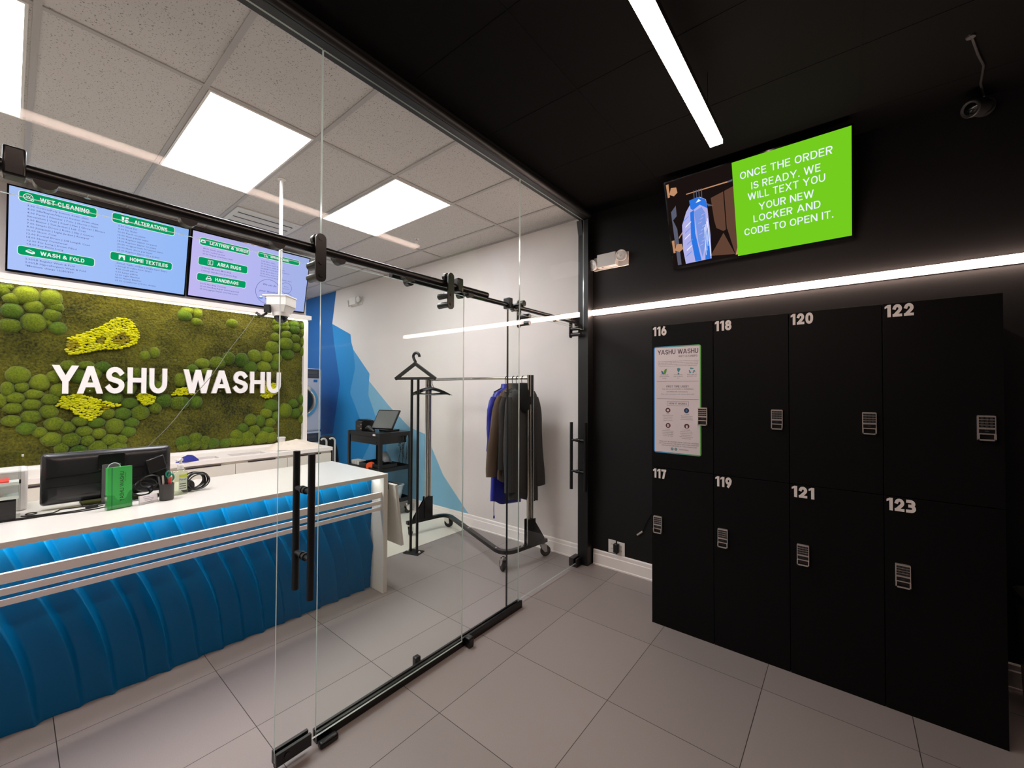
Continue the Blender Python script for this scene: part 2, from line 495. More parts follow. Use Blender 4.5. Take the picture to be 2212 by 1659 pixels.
# ------------------------------------------------------------------ lettering
_tc = {}
def text_geo(body, bold=0.0, extrude=0.0, res=3):
    k = (body, bold, extrude, res)
    if k in _tc: return _tc[k]
    cu = bpy.data.curves.new('t', 'FONT')
    cu.body = body; cu.size = 1.0; cu.offset = bold; cu.extrude = extrude; cu.resolution_u = res
    ob = bpy.data.objects.new('t', cu); COL.objects.link(ob)
    bpy.context.view_layer.update()
    me = bpy.data.meshes.new_from_object(ob.evaluated_get(bpy.context.evaluated_depsgraph_get()))
    vs = [tuple(v.co) for v in me.vertices]; fs = [tuple(p.vertices) for p in me.polygons]
    bpy.data.objects.remove(ob); bpy.data.curves.remove(cu); bpy.data.meshes.remove(me)
    _tc[k] = (vs, fs)
    return _tc[k]
def cap_h(bold):
    v, f = text_geo('H', bold)
    return min(p[1] for p in v), max(p[1] for p in v)
def txt(mb, body, O, R, U, N, h, m=0, x=None, width=None, align='l', bold=0.0, depth=0.0, lift=0.0, res=3):
    """writes body with cap height h; O = baseline start (or centre), R/U/N unit vectors"""
    vs, fs = text_geo(body, bold, 0.5 if depth else 0.0, res)
    if not vs: return
    lo, hi = cap_h(bold)
    k = h / (hi - lo)
    x0 = min(p[0] for p in vs); x1 = max(p[0] for p in vs)
    kx = k if width is None else width / (x1 - x0)
    w = (x1 - x0) * kx
    off = {'l': 0, 'c': -w / 2, 'r': -w}[align]
    O, R, U, N = Vector(O), Vector(R), Vector(U), Vector(N)
    mb.add([O + R * ((p[0] - x0) * kx + off) + U * ((p[1] - lo) * k) + N * ((p[2] + 0.5) * depth if depth else 0) + N * lift for p in vs], fs, m)
def rrect(u0, u1, v0, v1, r, n=5):
    pts = []
    for cx, cy, a0 in ((u1 - r, v1 - r, 0), (u0 + r, v1 - r, 90), (u0 + r, v0 + r, 180), (u1 - r, v0 + r, 270)):
        for i in range(n + 1):
            a = math.radians(a0 + 90 * i / n)
            pts.append((cx + r * math.cos(a), cy + r * math.sin(a)))
    return pts
def circ(cx, cy, r, n=28, ry=None):
    ry = r if ry is None else ry
    return [(cx + r * math.cos(2 * PI * i / n), cy + ry * math.sin(2 * PI * i / n)) for i in range(n)]
def ring2d(mb, cx, cy, r, w, O, R, U, N, h, m=0, n=40, ry=None):
    ry = r if ry is None else ry
    O, R, U, N = Vector(O), Vector(R), Vector(U), Vector(N)
    vs = []; fs = []
    for i in range(n):
        c, s_ = math.cos(2 * PI * i / n), math.sin(2 * PI * i / n)
        for rr, rr2 in ((r, ry), (r - w, ry - w)):
            vs.append(O + R * (cx + rr * c) + U * (cy + rr2 * s_) + N * h)
    for i in range(n):
        j = (i + 1) % n
        fs.append((2 * i, 2 * j, 2 * j + 1, 2 * i + 1))
    mb.add(vs, fs, m)
X3, Y3, Z3 = Vector((1, 0, 0)), Vector((0, 1, 0)), Vector((0, 0, 1))
# grotesque capitals drawn as strokes (normalised to a unit box), for the larger lettering
def _arc(cx, cy, rx, ry, a0, a1, n=9):
    return [(cx + rx * math.cos(math.radians(a0 + (a1 - a0) * i / n)), cy + ry * math.sin(math.radians(a0 + (a1 - a0) * i / n))) for i in range(n + 1)]
_O = _arc(.5, .60, .5, .40, 0, 180, 12) + _arc(.5, .40, .5, .40, 180, 360, 12)
_S = _arc(.5, .74, .46, .26, 28, 200, 10) + [(.18, .565), (.82, .435)] + _arc(.5, .26, .5, .26, 20, -155, 11)
_GL = {
 'A': (.86, [('d', (0, 0), (.5, 1)), ('d', (1, 0), (.5, 1)), ('b', (.22, .27), (.78, .27))]),
 'B': (.68, [[(0, 0), (0, 1)], [(0, 1), (.55, 1)] + _arc(.55, .76, .38, .24, 90, -90, 8) + [(0, .52)], [(.5, .52)] + _arc(.58, .26, .42, .26, 90, -90, 8) + [(0, 0)]]),
 'C': (.72, [_arc(.5, .60, .5, .40, 25, 180, 11) + _arc(.5, .40, .5, .40, 180, 335, 11)]),
 'D': (.72, [[(0, 0), (0, 1), (.45, 1)] + _arc(.45, .55, .55, .45, 90, 0, 7) + _arc(.45, .45, .55, .45, 0, -90, 7) + [(0, 0)]]),
 'E': (.60, [[(0, 0), (0, 1)], ('h', 0, 1, 1), ('h', 0, .9, .52), ('h', 0, 1, 0)]),
 'F': (.58, [[(0, 0), (0, 1)], ('h', 0, 1, 1), ('h', 0, .9, .50)]),
 'G': (.74, [_arc(.5, .60, .5, .40, 25, 180, 11) + _arc(.5, .40, .5, .40, 180, 360, 12) + [(1, .46), (.6, .46)]]),
 'H': (.72, [[(0, 0), (0, 1)], [(1, 0), (1, 1)], ('h', 0, 1, .52)]),
 'I': (.20, [[(.5, 0), (.5, 1)]]),
 'K': (.70, [[(0, 0), (0, 1)], ('d', (0.0, .30), (.92, 1)), ('d', (.36, .58), (.95, 0))]),
 'L': (.56, [[(0, 1), (0, 0)], ('h', 0, 1, 0)]),
 'M': (.86, [[(0, 0), (0, 1)], [(1, 0), (1, 1)], ('d', (.05, 1), (.5, .28)), ('d', (.95, 1), (.5, .28))]),
 'N': (.74, [[(0, 0), (0, 1)], [(1, 0), (1, 1)], ('d', (.04, 1), (.96, 0))]),
 'O': (.76, [_O + [_O[0]]]),
 'P': (.66, [[(0, 0), (0, 1)], [(0, 1), (.55, 1)] + _arc(.58, .73, .42, .27, 90, -90, 8) + [(0, .46)]]),
 'R': (.68, [[(0, 0), (0, 1)], [(0, 1), (.55, 1)] + _arc(.58, .74, .42, .26, 90, -90, 8) + [(0, .48)], ('d', (.48, .50), (.92, 0))]),
 'S': (.68, [_S]),
 'T': (.68, [[(.5, 0), (.5, 1)], ('h', 0, 1, 1)]),
 'U': (.72, [[(0, 1), (0, .38)] + _arc(.5, .38, .5, .38, 180, 360, 13) + [(1, 1)]]),
 'V': (.82, [('d', (0, 1), (.5, 0)), ('d', (1, 1), (.5, 0))]),
 'W': (1.16, [('d', (0, 1), (.25, 0)), ('d', (.5, 1), (.25, 0)), ('d', (.5, 1), (.75, 0)), ('d', (1, 1), (.75, 0))]),
 'X': (.78, [('d', (0, 0), (1, 1)), ('d', (0, 1), (1, 0))]),
 'Y': (.82, [('d', (0, 1), (.5, .42)), ('d', (1, 1), (.5, .42)), [(.5, 0), (.5, .45)]]),
 '&': (.80, [[(1, 0.0), (.25, .66)] + _arc(.42, .80, .24, .20, 215, -35, 10) + [(.55, .6), (.12, .42)] + _arc(.36, .24, .36, .24, 150, 300, 8) + [(.8, .2), (.95, .45)]]),
 '?': (.60, [_arc(.5, .72, .48, .28, 165, -40, 9) + [(.5, .36), (.5, .28)], ('dot', .5, .0)]),
 '.': (.16, [('dot', .5, 0)]),
 '/': (.50, [('d', (0, 0), (1, 1))]),
 '-': (.40, [('h', 0, 1, .45)]),
 '0': (.64, [_O + [_O[0]]]),
 '1': (.42, [[(1, 0), (1, 1)], ('flag',)]),
 '2': (.64, [_arc(.5, .70, .48, .30, 168, -20, 9) + [(.85, .50), (.20, .10)], ('h', 0, 1, 0)]),
 '3': (.64, [[(.04, 1), (.45, 1)] + _arc(.45, .765, .46, .235, 90, -90, 9) + [(.36, .53)], [(.40, .53)] + _arc(.47, .265, .53, .265, 90, -90, 9) + [(0, 0)]]),
 '6': (.64, [_arc(.5, .31, .5, .31, 0, 360, 20), [(.03, .36), (.10, .60), (.56, 1.0)]]),
 '7': (.60, [('h', 0, 1, 1), ('d', (.30, 0), (.95, 1))]),
 '8': (.64, [_arc(.5, .28, .5, .28, 0, 360, 18), _arc(.5, .77, .43, .23, 0, 360, 18)]),
 '9': (.64, [_arc(.5, .69, .5, .31, 0, 360, 20), [(.97, .64), (.90, .40), (.44, 0.0)]]),
}
def _ribbon(pts, t):
    # closed strokes repeat their first point
    cl = abs(pts[0][0] - pts[-1][0]) < 1e-6 and abs(pts[0][1] - pts[-1][1]) < 1e-6
    P = [Vector((a, b, 0)) for a, b in pts]
    if cl: P = P[:-1]
    Q = [P[0]]
    for p in P[1:]:
        if (p - Q[-1]).length > 1e-4: Q.append(p)
    P = Q; n = len(P)
    if not cl:
        P[0] = P[0] + (P[0] - P[1]).normalized() * t / 2; P[-1] = P[-1] + (P[-1] - P[-2]).normalized() * t / 2
    L, R_ = [], []
    for i, p in enumerate(P):
        a = P[i - 1] if (i or cl) else None; b = P[(i + 1) % n] if (i < n - 1 or cl) else None
        da = (p - a).normalized() if a is not None else (b - p).normalized()
        db = (b - p).normalized() if b is not None else da
        na, nb = Vector((-da.y, da.x, 0)), Vector((-db.y, db.x, 0))
        mm = (na + nb)
        mm = mm.normalized() if mm.length > 1e-3 else na
        k = min(2.0, 1 / max(0.35, mm.dot(na)))
        L.append(p + mm * (t / 2 * k)); R_.append(p - mm * (t / 2 * k))
    qs = []
    for i in range(n if cl else n - 1):
        j = (i + 1) % n
        qs.append([tuple(q)[:2] for q in (R_[i], R_[j], L[j], L[i])])
    return qs
def glyph(ch, t):
    w, st = _GL[ch]
    Wd = w if ch not in 'I.' else max(t, w * 0.5)
    def mp(q): return (t / 2 + q[0] * (Wd - t), t / 2 + q[1] * (1 - t))
    polys = []
    for s_ in st:
        if isinstance(s_, tuple) and s_[0] == 'dot':
            x, y = mp((s_[1], s_[2])); r = t * 0.58
            polys.append([(x - r, y - t / 2), (x + r, y - t / 2), (x + r, y - t / 2 + 2 * r), (x - r, y - t / 2 + 2 * r)])
        elif isinstance(s_, tuple) and s_[0] == 'flag':
            polys.append([(0, .62 + t * .3), (Wd - t * .9, .985 - t * .85), (Wd - t * .9, 1.0), (0, .84 + t * .1)])
        elif isinstance(s_, tuple) and s_[0] == 'h':
            (x0, y), (x1, _) = mp((s_[1], s_[3])), mp((s_[2], s_[3]))
            polys.append([(x0 - t / 2, y - t * .46), (x1 + t / 2, y - t * .46), (x1 + t / 2, y + t * .46), (x0 - t / 2, y + t * .46)])
        elif isinstance(s_, tuple) and s_[0] == 'b':
            (x0, y), (x1, _) = mp(s_[1]), mp(s_[2])
            polys.append([(x0, y - t * .45), (x1, y - t * .45), (x1, y + t * .45), (x0, y + t * .45)])
        elif isinstance(s_, tuple) and s_[0] == 'd':
            (ax, ay), (bx, by) = mp(s_[1]), mp(s_[2])
            dx, dy = bx - ax, by - ay
            def ex(y, v): return -t / 2 if v == 0 else (t / 2 if v == 1 else 0)
            k = dx / dy
            ea, eb = ex(ay, s_[1][1]), ex(by, s_[2][1])
            hw = t * 0.5 * min(2.2, math.sqrt(1 + k * k))
            ya, yb = ay + ea, by + eb
            polys.append([(ax - hw, ya), (ax + hw, ya), (bx + hw, yb), (bx - hw, yb)] if ya < yb else [(bx - hw, yb), (bx + hw, yb), (ax + hw, ya), (ax - hw, ya)])
        else:
            polys += _ribbon([mp(q) for q in s_], t)
    x0 = min(q[0] for p in polys for q in p); x1 = max(q[0] for p in polys for q in p)
    return [[(a - x0, b) for a, b in p] for p in polys], x1 - x0
_KERN = {'YA': -.10, 'WA': -.06, 'AS': -.0, 'LT': -.06, 'AT': -.06, 'TA': -.06, 'AY': -.08, 'AW': -.04, 'TO': -.02, 'RT': -.02, 'LY': -.1}
def gtext(mb, body, O, R, U, N, h, m=0, width=None, align='l', t=0.16, gap=0.11, depth=0.0, lift=0.0):
    lay = []; x = 0.0; prev = ''
    for ch in body:
        if ch == ' ':
            x += 0.50; prev = ' '; continue
        g_, w = glyph(ch, t)
        if prev and prev != ' ': x += gap * 0.85 + _KERN.get(prev + ch, 0)
        lay.append((x, g_)); x += w; prev = ch
    kx = h if width is None else width / x
    off = {'l': 0, 'c': -x * kx / 2, 'r': -x * kx}[align]
    O, R, U, N = Vector(O), Vector(R), Vector(U), Vector(N)
    for x0, g_ in lay:
        for ip, p in enumerate(g_):
            q = [((x0 + a) * kx + off, b * h) for a, b in p]
            if depth: mb.prism(q, O + N * lift, R, U, N, depth + 0.00004 * ip, m)
            else:
                ar = sum(q[i][0] * q[(i + 1) % 4][1] - q[(i + 1) % 4][0] * q[i][1] for i in range(4))
                mb.add([O + R * a + U * b + N * (lift + 0.000008 * ip) for a, b in q], [(0, 1, 2, 3) if ar > 0 else (3, 2, 1, 0)], m)

# ------------------------------------------------------------------ room shell
ZC, YW, XG = 3.29, 3.47, -1.89
XL, XR, YF = -8.6, 1.0, -3.2
struct(MB().box(-3.425, XR + 0.05, YF, YW, -0.12, 0).build('floor', 'floor', smooth=False))
struct(MB().box(XL, -3.425, YF, YW, -0.12, 0).build('floor_staff', 'floor_white', smooth=False))
struct(MB().box(XL, XG - 0.05, YW, YW + 0.12, 0, ZC + 0.1).build('wall_back', 'white_wall', smooth=False))
struct(MB().box(XG - 0.05, XR + 0.2, YW, YW + 0.12, 0, ZC + 0.1).build('wall_back', 'black_wall', smooth=False))
struct(MB().box(XL - 0.12, XL, YF, YW, 0, ZC + 0.1).build('wall_left', 'white_wall', smooth=False))
struct(MB().box(XL, XG, YF - 0.12, YF, 0, ZC + 0.1).build('wall_front', 'white_wall', smooth=False))
struct(MB().box(XG, XR + 0.2, YF - 0.12, YF, 0, ZC + 0.1).build('wall_front', 'black_wall', smooth=False))
struct(MB().box(XL, XG - 0.06, YF, YW, ZC, ZC + 0.1).build('ceiling', 'ceil_tile', smooth=False))
struct(MB().box(XG - 0.06, XR + 0.2, YF, YW, ZC, ZC + 0.1).build('ceiling', 'black_ceil', smooth=False))
# white ceiling suspension grid, 4 ft by 2 ft
g = MB()
gx = [-2.73 - 1.22 * k for k in range(5)]
gy = [0.055 + 0.6096 * k for k in range(-5, 6)]
for x in gx: g.box(x - 0.013, x + 0.013, YF, YW, ZC - 0.007, ZC - 0.0005)
for y in gy: g.box(XL, XG - 0.06, y - 0.013, y + 0.013, ZC - 0.0075, ZC - 0.0005)
g.box(XL, XG - 0.05, YW - 0.022, YW, ZC - 0.012, ZC - 0.0005)
struct(g.build('trim_1', 'tbar', smooth=False))
# faint seams of the black ceiling
g = MB()
for y in [YF + 0.6096 * k + 0.3 for k in range(11)]: g.box(XG + 0.1, XR, y - 0.004, y + 0.004, ZC - 0.0015, ZC - 0.0005)
for x in (-1.15, 0.07): g.box(x - 0.004, x + 0.004, YF, YW, ZC - 0.002, ZC - 0.0005)
struct(g.build('trim_2', 'black_ceil', smooth=False))
# baseboards with a stepped profile
def baseboard(name, x0, x1):
    m = MB()
    pr = [(0, 0), (0.017, 0), (0.017, 0.012), (0.013, 0.016), (0.013, 0.098), (0.009, 0.105), (0.009, 0.132), (0.004, 0.14), (0, 0.14)]
    m.prism([(-a, b) for a, b in pr], (x0, YW, 0), Y3, Z3, X3, x1 - x0)
    struct(m.build(name, 'trim_white', smooth=False))
baseboard('baseboard_back', XL, -1.97)
baseboard('baseboard_back', -1.83, XR)
# storefront on the right of the black room: dark glazing in a slim frame
g = MB().box(XR + 0.01, XR + 0.02, YF, YW, 0.1, ZC - 0.1)
struct(g.build('window_1', 'store_glass', smooth=False))
g = MB()
g.box(XR - 0.02, XR + 0.05, YF, YW, 0, 0.1).box(XR - 0.02, XR + 0.05, YF, YW, ZC - 0.1, ZC)
for y in (YF, -1.6, 0.0, 1.6): g.box(XR - 0.02, XR + 0.05, y, y + 0.06, 0.1, ZC - 0.1)
struct(g.build('trim_3', 'black_metal', smooth=False))

# mural: flat painted shapes on the white wall, beside the washers
MURAL = {'m1': [(-7.05, 3.283), (-6.666, 3.282), (-6.786, 2.732), (-6.717, 2.408), (-6.51, 1.723), (-6.722, 0.872), (-7.149, 1.037), (-8.59, 1.006), (-8.59, 3.283)],
 'm2': [(-6.786, 2.732), (-6.19, 2.505), (-6.159, 2.368), (-6.101, 2.253), (-6.039, 1.962), (-6.185, 1.56), (-5.881, 1.15), (-5.608, 0.781), (-5.797, 0.543), (-6.098, 0.142), (-7.05, 0.142), (-7.194, 0.806), (-6.722, 0.872), (-6.51, 1.723), (-6.717, 2.408)],
 'm3': [(-6.101, 2.253), (-5.627, 1.857), (-5.638, 1.744), (-5.652, 1.525), (-5.467, 1.239), (-5.163, 0.886), (-5.207, 0.142), (-6.098, 0.142), (-5.797, 0.543), (-5.608, 0.781), (-5.881, 1.15), (-6.185, 1.56), (-6.039, 1.962)],
 'm4': [(-5.638, 1.744), (-5.125, 1.39), (-4.633, 1.10), (-4.306, 1.033), (-4.205, 0.932), (-3.936, 0.541), (-3.482, 0.142), (-5.207, 0.142), (-5.163, 0.886), (-5.467, 1.239), (-5.652, 1.525)],
 'm5': [(-8.59, 1.006), (-7.149, 1.037), (-6.722, 0.872), (-7.194, 0.806), (-7.05, 0.142), (-8.59, 0.142)]}
g = MB()
for i, k in enumerate(('m1', 'm2', 'm3', 'm4', 'm5')):
    g.prism(MURAL[k], (0, YW, 0), X3, Z3, -Y3, 0.0015, i)
struct(g.build('trim_4', ['m1', 'm2', 'm3', 'm4', 'm5'], smooth=False), 'blue faceted mural painted on the white back wall', 'mural')

# ------------------------------------------------------------------ ceiling lights
def troffer(x0, x1, y0, y1, label):
    t = thing('ceiling_light', label, 'ceiling light', ((x0 + x1) / 2, (y0 + y1) / 2, ZC - 0.012), 'white ceiling panel lights')
    w = 0.012
    f = MB()
    f.box(x0, x1, y0, y0 + w, ZC - 0.012, ZC - 0.0005).box(x0, x1, y1 - w, y1, ZC - 0.012, ZC - 0.0005)
    f.box(x0, x0 + w, y0 + w, y1 - w, ZC - 0.012, ZC - 0.0005).box(x1 - w, x1, y0 + w, y1 - w, ZC - 0.012, ZC - 0.0005)
    f.build('frame', 'white_plast', t, smooth=False)
    MB().box(x0 + w, x1 - w, y0 + w, y1 - w, ZC - 0.009, ZC - 0.002).build('diffuser', 'panel', t, smooth=False)
troffer(-3.95, -2.743, 0.68, 1.262, 'white ceiling panel light left of the white camera pole')
troffer(-3.95, -2.743, 1.90, 2.50, 'farthest white ceiling panel light, above the coat rack')
troffer(-3.95, -2.743, -0.56, 0.03, 'white ceiling panel light cut off at the left of the photo')
troffer(-3.95, -2.743, -1.78, -1.19, 'white ceiling panel light outside the left of the photo, over the counter')
troffer(-7.61, -6.403, 1.90, 2.50, 'unseen white ceiling panel light added above the laundry machines to light the mural')  # unseen panel, added to light the mural
troffer(-7.61, -6.403, -0.56, 0.03, 'unseen white ceiling panel light added far behind the moss wall')  # another unseen panel added to light the back area

# suspended LED bar in the black room
ZL = 2.99
t = thing('pendant_light', 'long warm white LED bar hanging below the black ceiling', 'pendant light', (-0.55, 0.0, ZL))
MB().box(-0.584, -0.520, -2.4, 2.487, ZL, ZL + 0.022).build('diffuser', 'led', t, smooth=False)
MB().box(-0.583, -0.521, -2.4, 2.486, ZL + 0.022, ZL + 0.06).build('housing', 'black_metal', t, smooth=False)
for y in (-1.8, 0.3, 2.3):
    MB().cyl((-0.552, y, ZL + 0.06), (-0.552, y, ZC), 0.0012, 6).build('suspension_wire', 'black_metal', t)
# LED bar on the black wall
t = thing('wall_light_strip', 'thin warm white LED strip running along the black wall above the lockers', 'light strip', (-0.42, YW, 2.318))
MB().box(-1.835, 0.96, YW - 0.034, YW - 0.010, 2.320, 2.362).build('diffuser', 'strip', t, smooth=False)
MB().box(-1.839, 0.96, YW - 0.010, YW, 2.314, 2.368).build('channel', 'alu', t, smooth=False)

# ------------------------------------------------------------------ glass partition
g = MB()
g.box(XG - 0.035, XG + 0.05, YF, YW - 0.001, 3.205, ZC - 0.0005)
g.cyl((XG + 0.055, YF, 3.232), (XG + 0.055, YW - 0.1, 3.232), 0.026, 14)
struct(g.build('trim_5', 'black_metal'), 'black header beam along the top of the glass partition', 'beam')
g = MB().box(-1.945, -1.842, 3.372, YW - 0.0005, 0, 3.205)
g.obox((-1.945, 3.34, 3.20), (0.05, 0, 0), (0, 0.03, -0.13), (0, 0.02, 0.008))
struct(g.build('trim_6', 'black_metal', smooth=False), 'black corner post where the glass meets the back wall', 'post')

def pane(name, x, y0, y1, z0, z1, parent=None, th=0.010):
    m = MB()
    a, b = x - th / 2, x + th / 2
    m.add([(b, y0, z0), (b, y1, z0), (b, y1, z1), (b, y0, z1)], [(0, 1, 2, 3)], 0)
    m.add([(a, y0, z0), (a, y1, z0), (a, y1, z1), (a, y0, z1)], [(3, 2, 1, 0)], 0)
    m.add([(a, y0, z0), (b, y0, z0), (b, y0, z1), (a, y0, z1), (a, y1, z0), (b, y1, z0), (b, y1, z1), (a, y1, z1)],
          [(0, 1, 2, 3), (5, 4, 7, 6), (3, 2, 6, 7), (1, 0, 4, 5)], 1)
    return m.build(name, ['glass', 'glass_edge'], parent, smooth=False)
# fixed full height pane with its floor channel and door guides
w2 = thing('window_2', 'tall fixed clear glass pane between the two sliding doors, in a black floor channel', 'glass panel', (XG, 1.64, 0))
w2['kind'] = 'structure'
pane('pane', XG, 0.909, 2.405, 0.012, 3.204, w2)
MB().box(XG - 0.02, XG - 0.0055, 0.905, 2.43, 0, 0.052).box(XG + 0.0055, XG + 0.02, 0.905, 2.43, 0, 0.052).box(XG - 0.0055, XG + 0.0055, 0.905, 2.43, 0, 0.010).build('floor_channel', 'black_satin', w2, bev=0.0015)
MB().box(-1.866, -1.82, 1.83, 1.872, 0, 0.062).build('door_guide', 'black_satin', w2, bev=0.008)
MB().box(-1.945, -1.912, 1.49, 1.528, 0, 0.075).build('door_guide', 'black_satin', w2, bev=0.006)
MB().box(-1.856, -1.82, 0.90, 0.985, 0, 0.028).build('door_stop', 'black_satin', w2, bev=0.008)
w3 = thing('window_3', 'clear glass transom above the open doorway at left, under the black header', 'glass panel', (XG, -0.5, 2.18))
w3['kind'] = 'structure'
pane('pane', XG, YF, 0.905, 2.178, 3.204, w3)
w4 = thing('window_4', 'clear glass transom beside the black corner post, above the closed door', 'glass panel', (XG, 2.9, 2.18))
w4['kind'] = 'structure'
pane('pane', XG, 2.409, 3.371, 2.178, 3.204, w4)

# rails
def rail(x, y0, y1, z, r, knobs, label, side, stops):
    t = thing('door_rail', label, 'door rail', (x, (y0 + y1) / 2, z))
    MB().cyl((x, y0, z), (x, y1, z), r, 20).build('tube', 'black_satin', t)
    for y in knobs:      # glass clamps hold the tube to the pane
        m = MB().cyl((x, y, z - 0.002), (XG + side * 0.0055, y, z - 0.002), 0.019, 20).cyl((x - side * 0.026, y, z - 0.016), (x + side * 0.010, y, z - 0.016), 0.026, 20)
        m.build('glass_clamp', 'black_satin', t)
    for y in stops:
        MB().box(x - 0.03, x + 0.03, y - 0.022, y + 0.022, z - 0.03, z + 0.052).build('rail_stop', 'black_satin', t, bev=0.006)
    return t
rail(-1.832, -1.2, 1.985, 2.237, 0.0195, (-0.75, 0.06, 0.40, 0.70, 0.97, 1.36, 1.83), 'front black tube rail carrying the open left glass door', 1, (0.0, 1.72))
rail(-1.962, 1.335, 3.44, 2.252, 0.0170, (1.45, 1.86, 2.42, 3.0), 'rear black tube rail carrying the closed right glass door', -1, (2.36, 3.4))

def hanger(t, x, y, ztop, zbot, side, railx, railz, glassx):
    m = MB()
    m.prism(rrect(-0.023, 0.023, zbot, ztop, 0.0225, 8), (x, y, 0), Y3, Z3, X3 * side, 0.010)
    m.cyl((railx - 0.012, y, railz + 0.042), (railx + 0.012, y, railz + 0.042), 0.024, 20)
    m.cyl((railx, y, railz + 0.042), (x + side * 0.012, y, railz + 0.042), 0.012, 12)
    for z in (zbot + 0.03, zbot + 0.085):
        m.cyl((x, y, z), (glassx - side * 0.03, y, z), 0.018, 18)
        m.cyl((x + side * 0.010, y, z), (x + side * 0.013, y, z), 0.010, 14)
    m.build('roller_hanger', 'black_satin', t)
def pull(t, xs, y, z0, z1, glassx):
    for x in xs:
        MB().cyl((x, y, z0), (x, y, z1), 0.0148, 20).build('handle', 'black_metal', t)
    m = MB()
    for z in ((z0 + 0.17), (z1 - 0.165)):
        m.cyl((xs[0], y, z), (xs[1], y, z), 0.0115, 16)
        for s in (-1, 1):
            m.cyl((glassx + s * 0.005, y, z), (glassx + s * 0.022, y, z), 0.0165, 18)
    m.build('handle_post', 'black_metal', t)
d1 = thing('door_1', 'frameless sliding glass door slid open over the fixed pane, with long black pull bars', 'glass door', (-1.862, 1.27, 0.03))
d1['kind'] = 'structure'
pane('pane', -1.862, 0.723, 1.803, 0.047, 2.203, d1)
for y in (0.86, 1.628): hanger(d1, -1.797, y, 2.298, 2.085, 1, -1.832, 2.237, -1.862)
pull(d1, (-1.940, -1.794), 0.833, 0.705, 1.330, -1.862)
m = MB().box(-1.854, -1.838, 0.722, 0.868, 0.038, 0.090).box(-1.886, -1.870, 0.722, 0.868, 0.038, 0.090).box(-1.870, -1.854, 0.722, 0.868, 0.030, 0.0455)
m.cyl((-1.838, 0.765, 0.066), (-1.833, 0.765, 0.066), 0.012, 16)
m.build('bottom_lock', 'black_satin', d1, bev=0.0015)
d2 = thing('door_2', 'closed frameless sliding glass door next to the black corner post', 'glass door', (-1.925, 2.86, 0.03))
d2['kind'] = 'structure'
pane('pane', -1.925, 2.315, 3.395, 0.030, 2.205, d2)
MB().box(-1.931, -1.919, 2.309, 2.315, 0.03, 2.205).build('seal', 'black_satin', d2, smooth=False)
for y in (2.545, 3.335): hanger(d2, -1.998, y, 2.325, 2.105, -1, -1.962, 2.252, -1.925)
pull(d2, (-1.998, -1.852), 3.342, 0.69, 1.315, -1.925)
MB().box(-1.985, -1.90, 3.28, 3.40, 0, 0.028).box(-1.985, -1.935, 3.28, 3.40, 0.028, 0.075).box(-1.915, -1.90, 3.28, 3.40, 0.028, 0.075).build('bottom_lock', 'black_satin', d2, bev=0.002)

# ------------------------------------------------------------------ lockers
LX = [-1.057, -0.657, -0.253, 0.151, 0.563]
YL, LT, LM = 2.875, 2.068, 1.079
LAB = {116: 'top left black locker numbered 116, with a white poster stuck on its door', 117: 'bottom left black locker numbered 117, below the white poster',
       118: 'black locker numbered 118 in the top row, right of the poster', 119: 'black locker numbered 119 in the bottom row',
       120: 'black locker numbered 120 in the top row', 121: 'black locker numbered 121 in the bottom row',
       122: 'black locker numbered 122, right end of the top row', 123: 'black locker numbered 123, right end of the bottom row'}
def keypad(parent, cx, cz):
    y = YL - 0.0185
    m = MB()
    w, h = 0.0285, 0.0575
    z1 = cz + h; z0 = cz - h
    m.prism(rrect(cx - w, cx + w, z0 + 0.028, z1, 0.004), (0, y, 0), X3, Z3, -Y3, 0.016, 0)          # nickel body
    for s in (-1, 1): m.box(cx + s * w - 0.005 * (s > 0), cx + s * w + 0.005 * (s < 0), y - 0.022, y, z0, z0 + 0.03, 0)
    m.box(cx - w, cx + w, y - 0.022, y - 0.014, z0, z0 + 0.006, 0)
    m.box(cx - w + 0.005, cx + w - 0.005, y - 0.006, y, z0 + 0.006, z0 + 0.028, 1)
    for r in range(4):                                                    # four rows of keys set in black strips
        zz = z1 - 0.012 - r * 0.0125
        m.box(cx - w + 0.004, cx + w - 0.004, y - 0.0172, y - 0.016, zz - 0.0048, zz + 0.0048, 1)
        for k in range(3):
            xx = cx - 0.0145 + 0.0145 * k
            m.box(xx - 0.0045, xx + 0.0045, y - 0.0184, y - 0.0172, zz - 0.003, zz + 0.003, 2)
    m.box(cx - w + 0.004, cx + w - 0.004, y - 0.0172, y - 0.016, z0 + 0.034, z0 + 0.052, 1)
    m.box(cx - 0.006, cx + 0.006, y - 0.0182, y - 0.0172, z0 + 0.041, z0 + 0.046, 2)
    m.build('keypad_lock', ['nickel', 'keypad', 'keys'], parent, smooth=False)
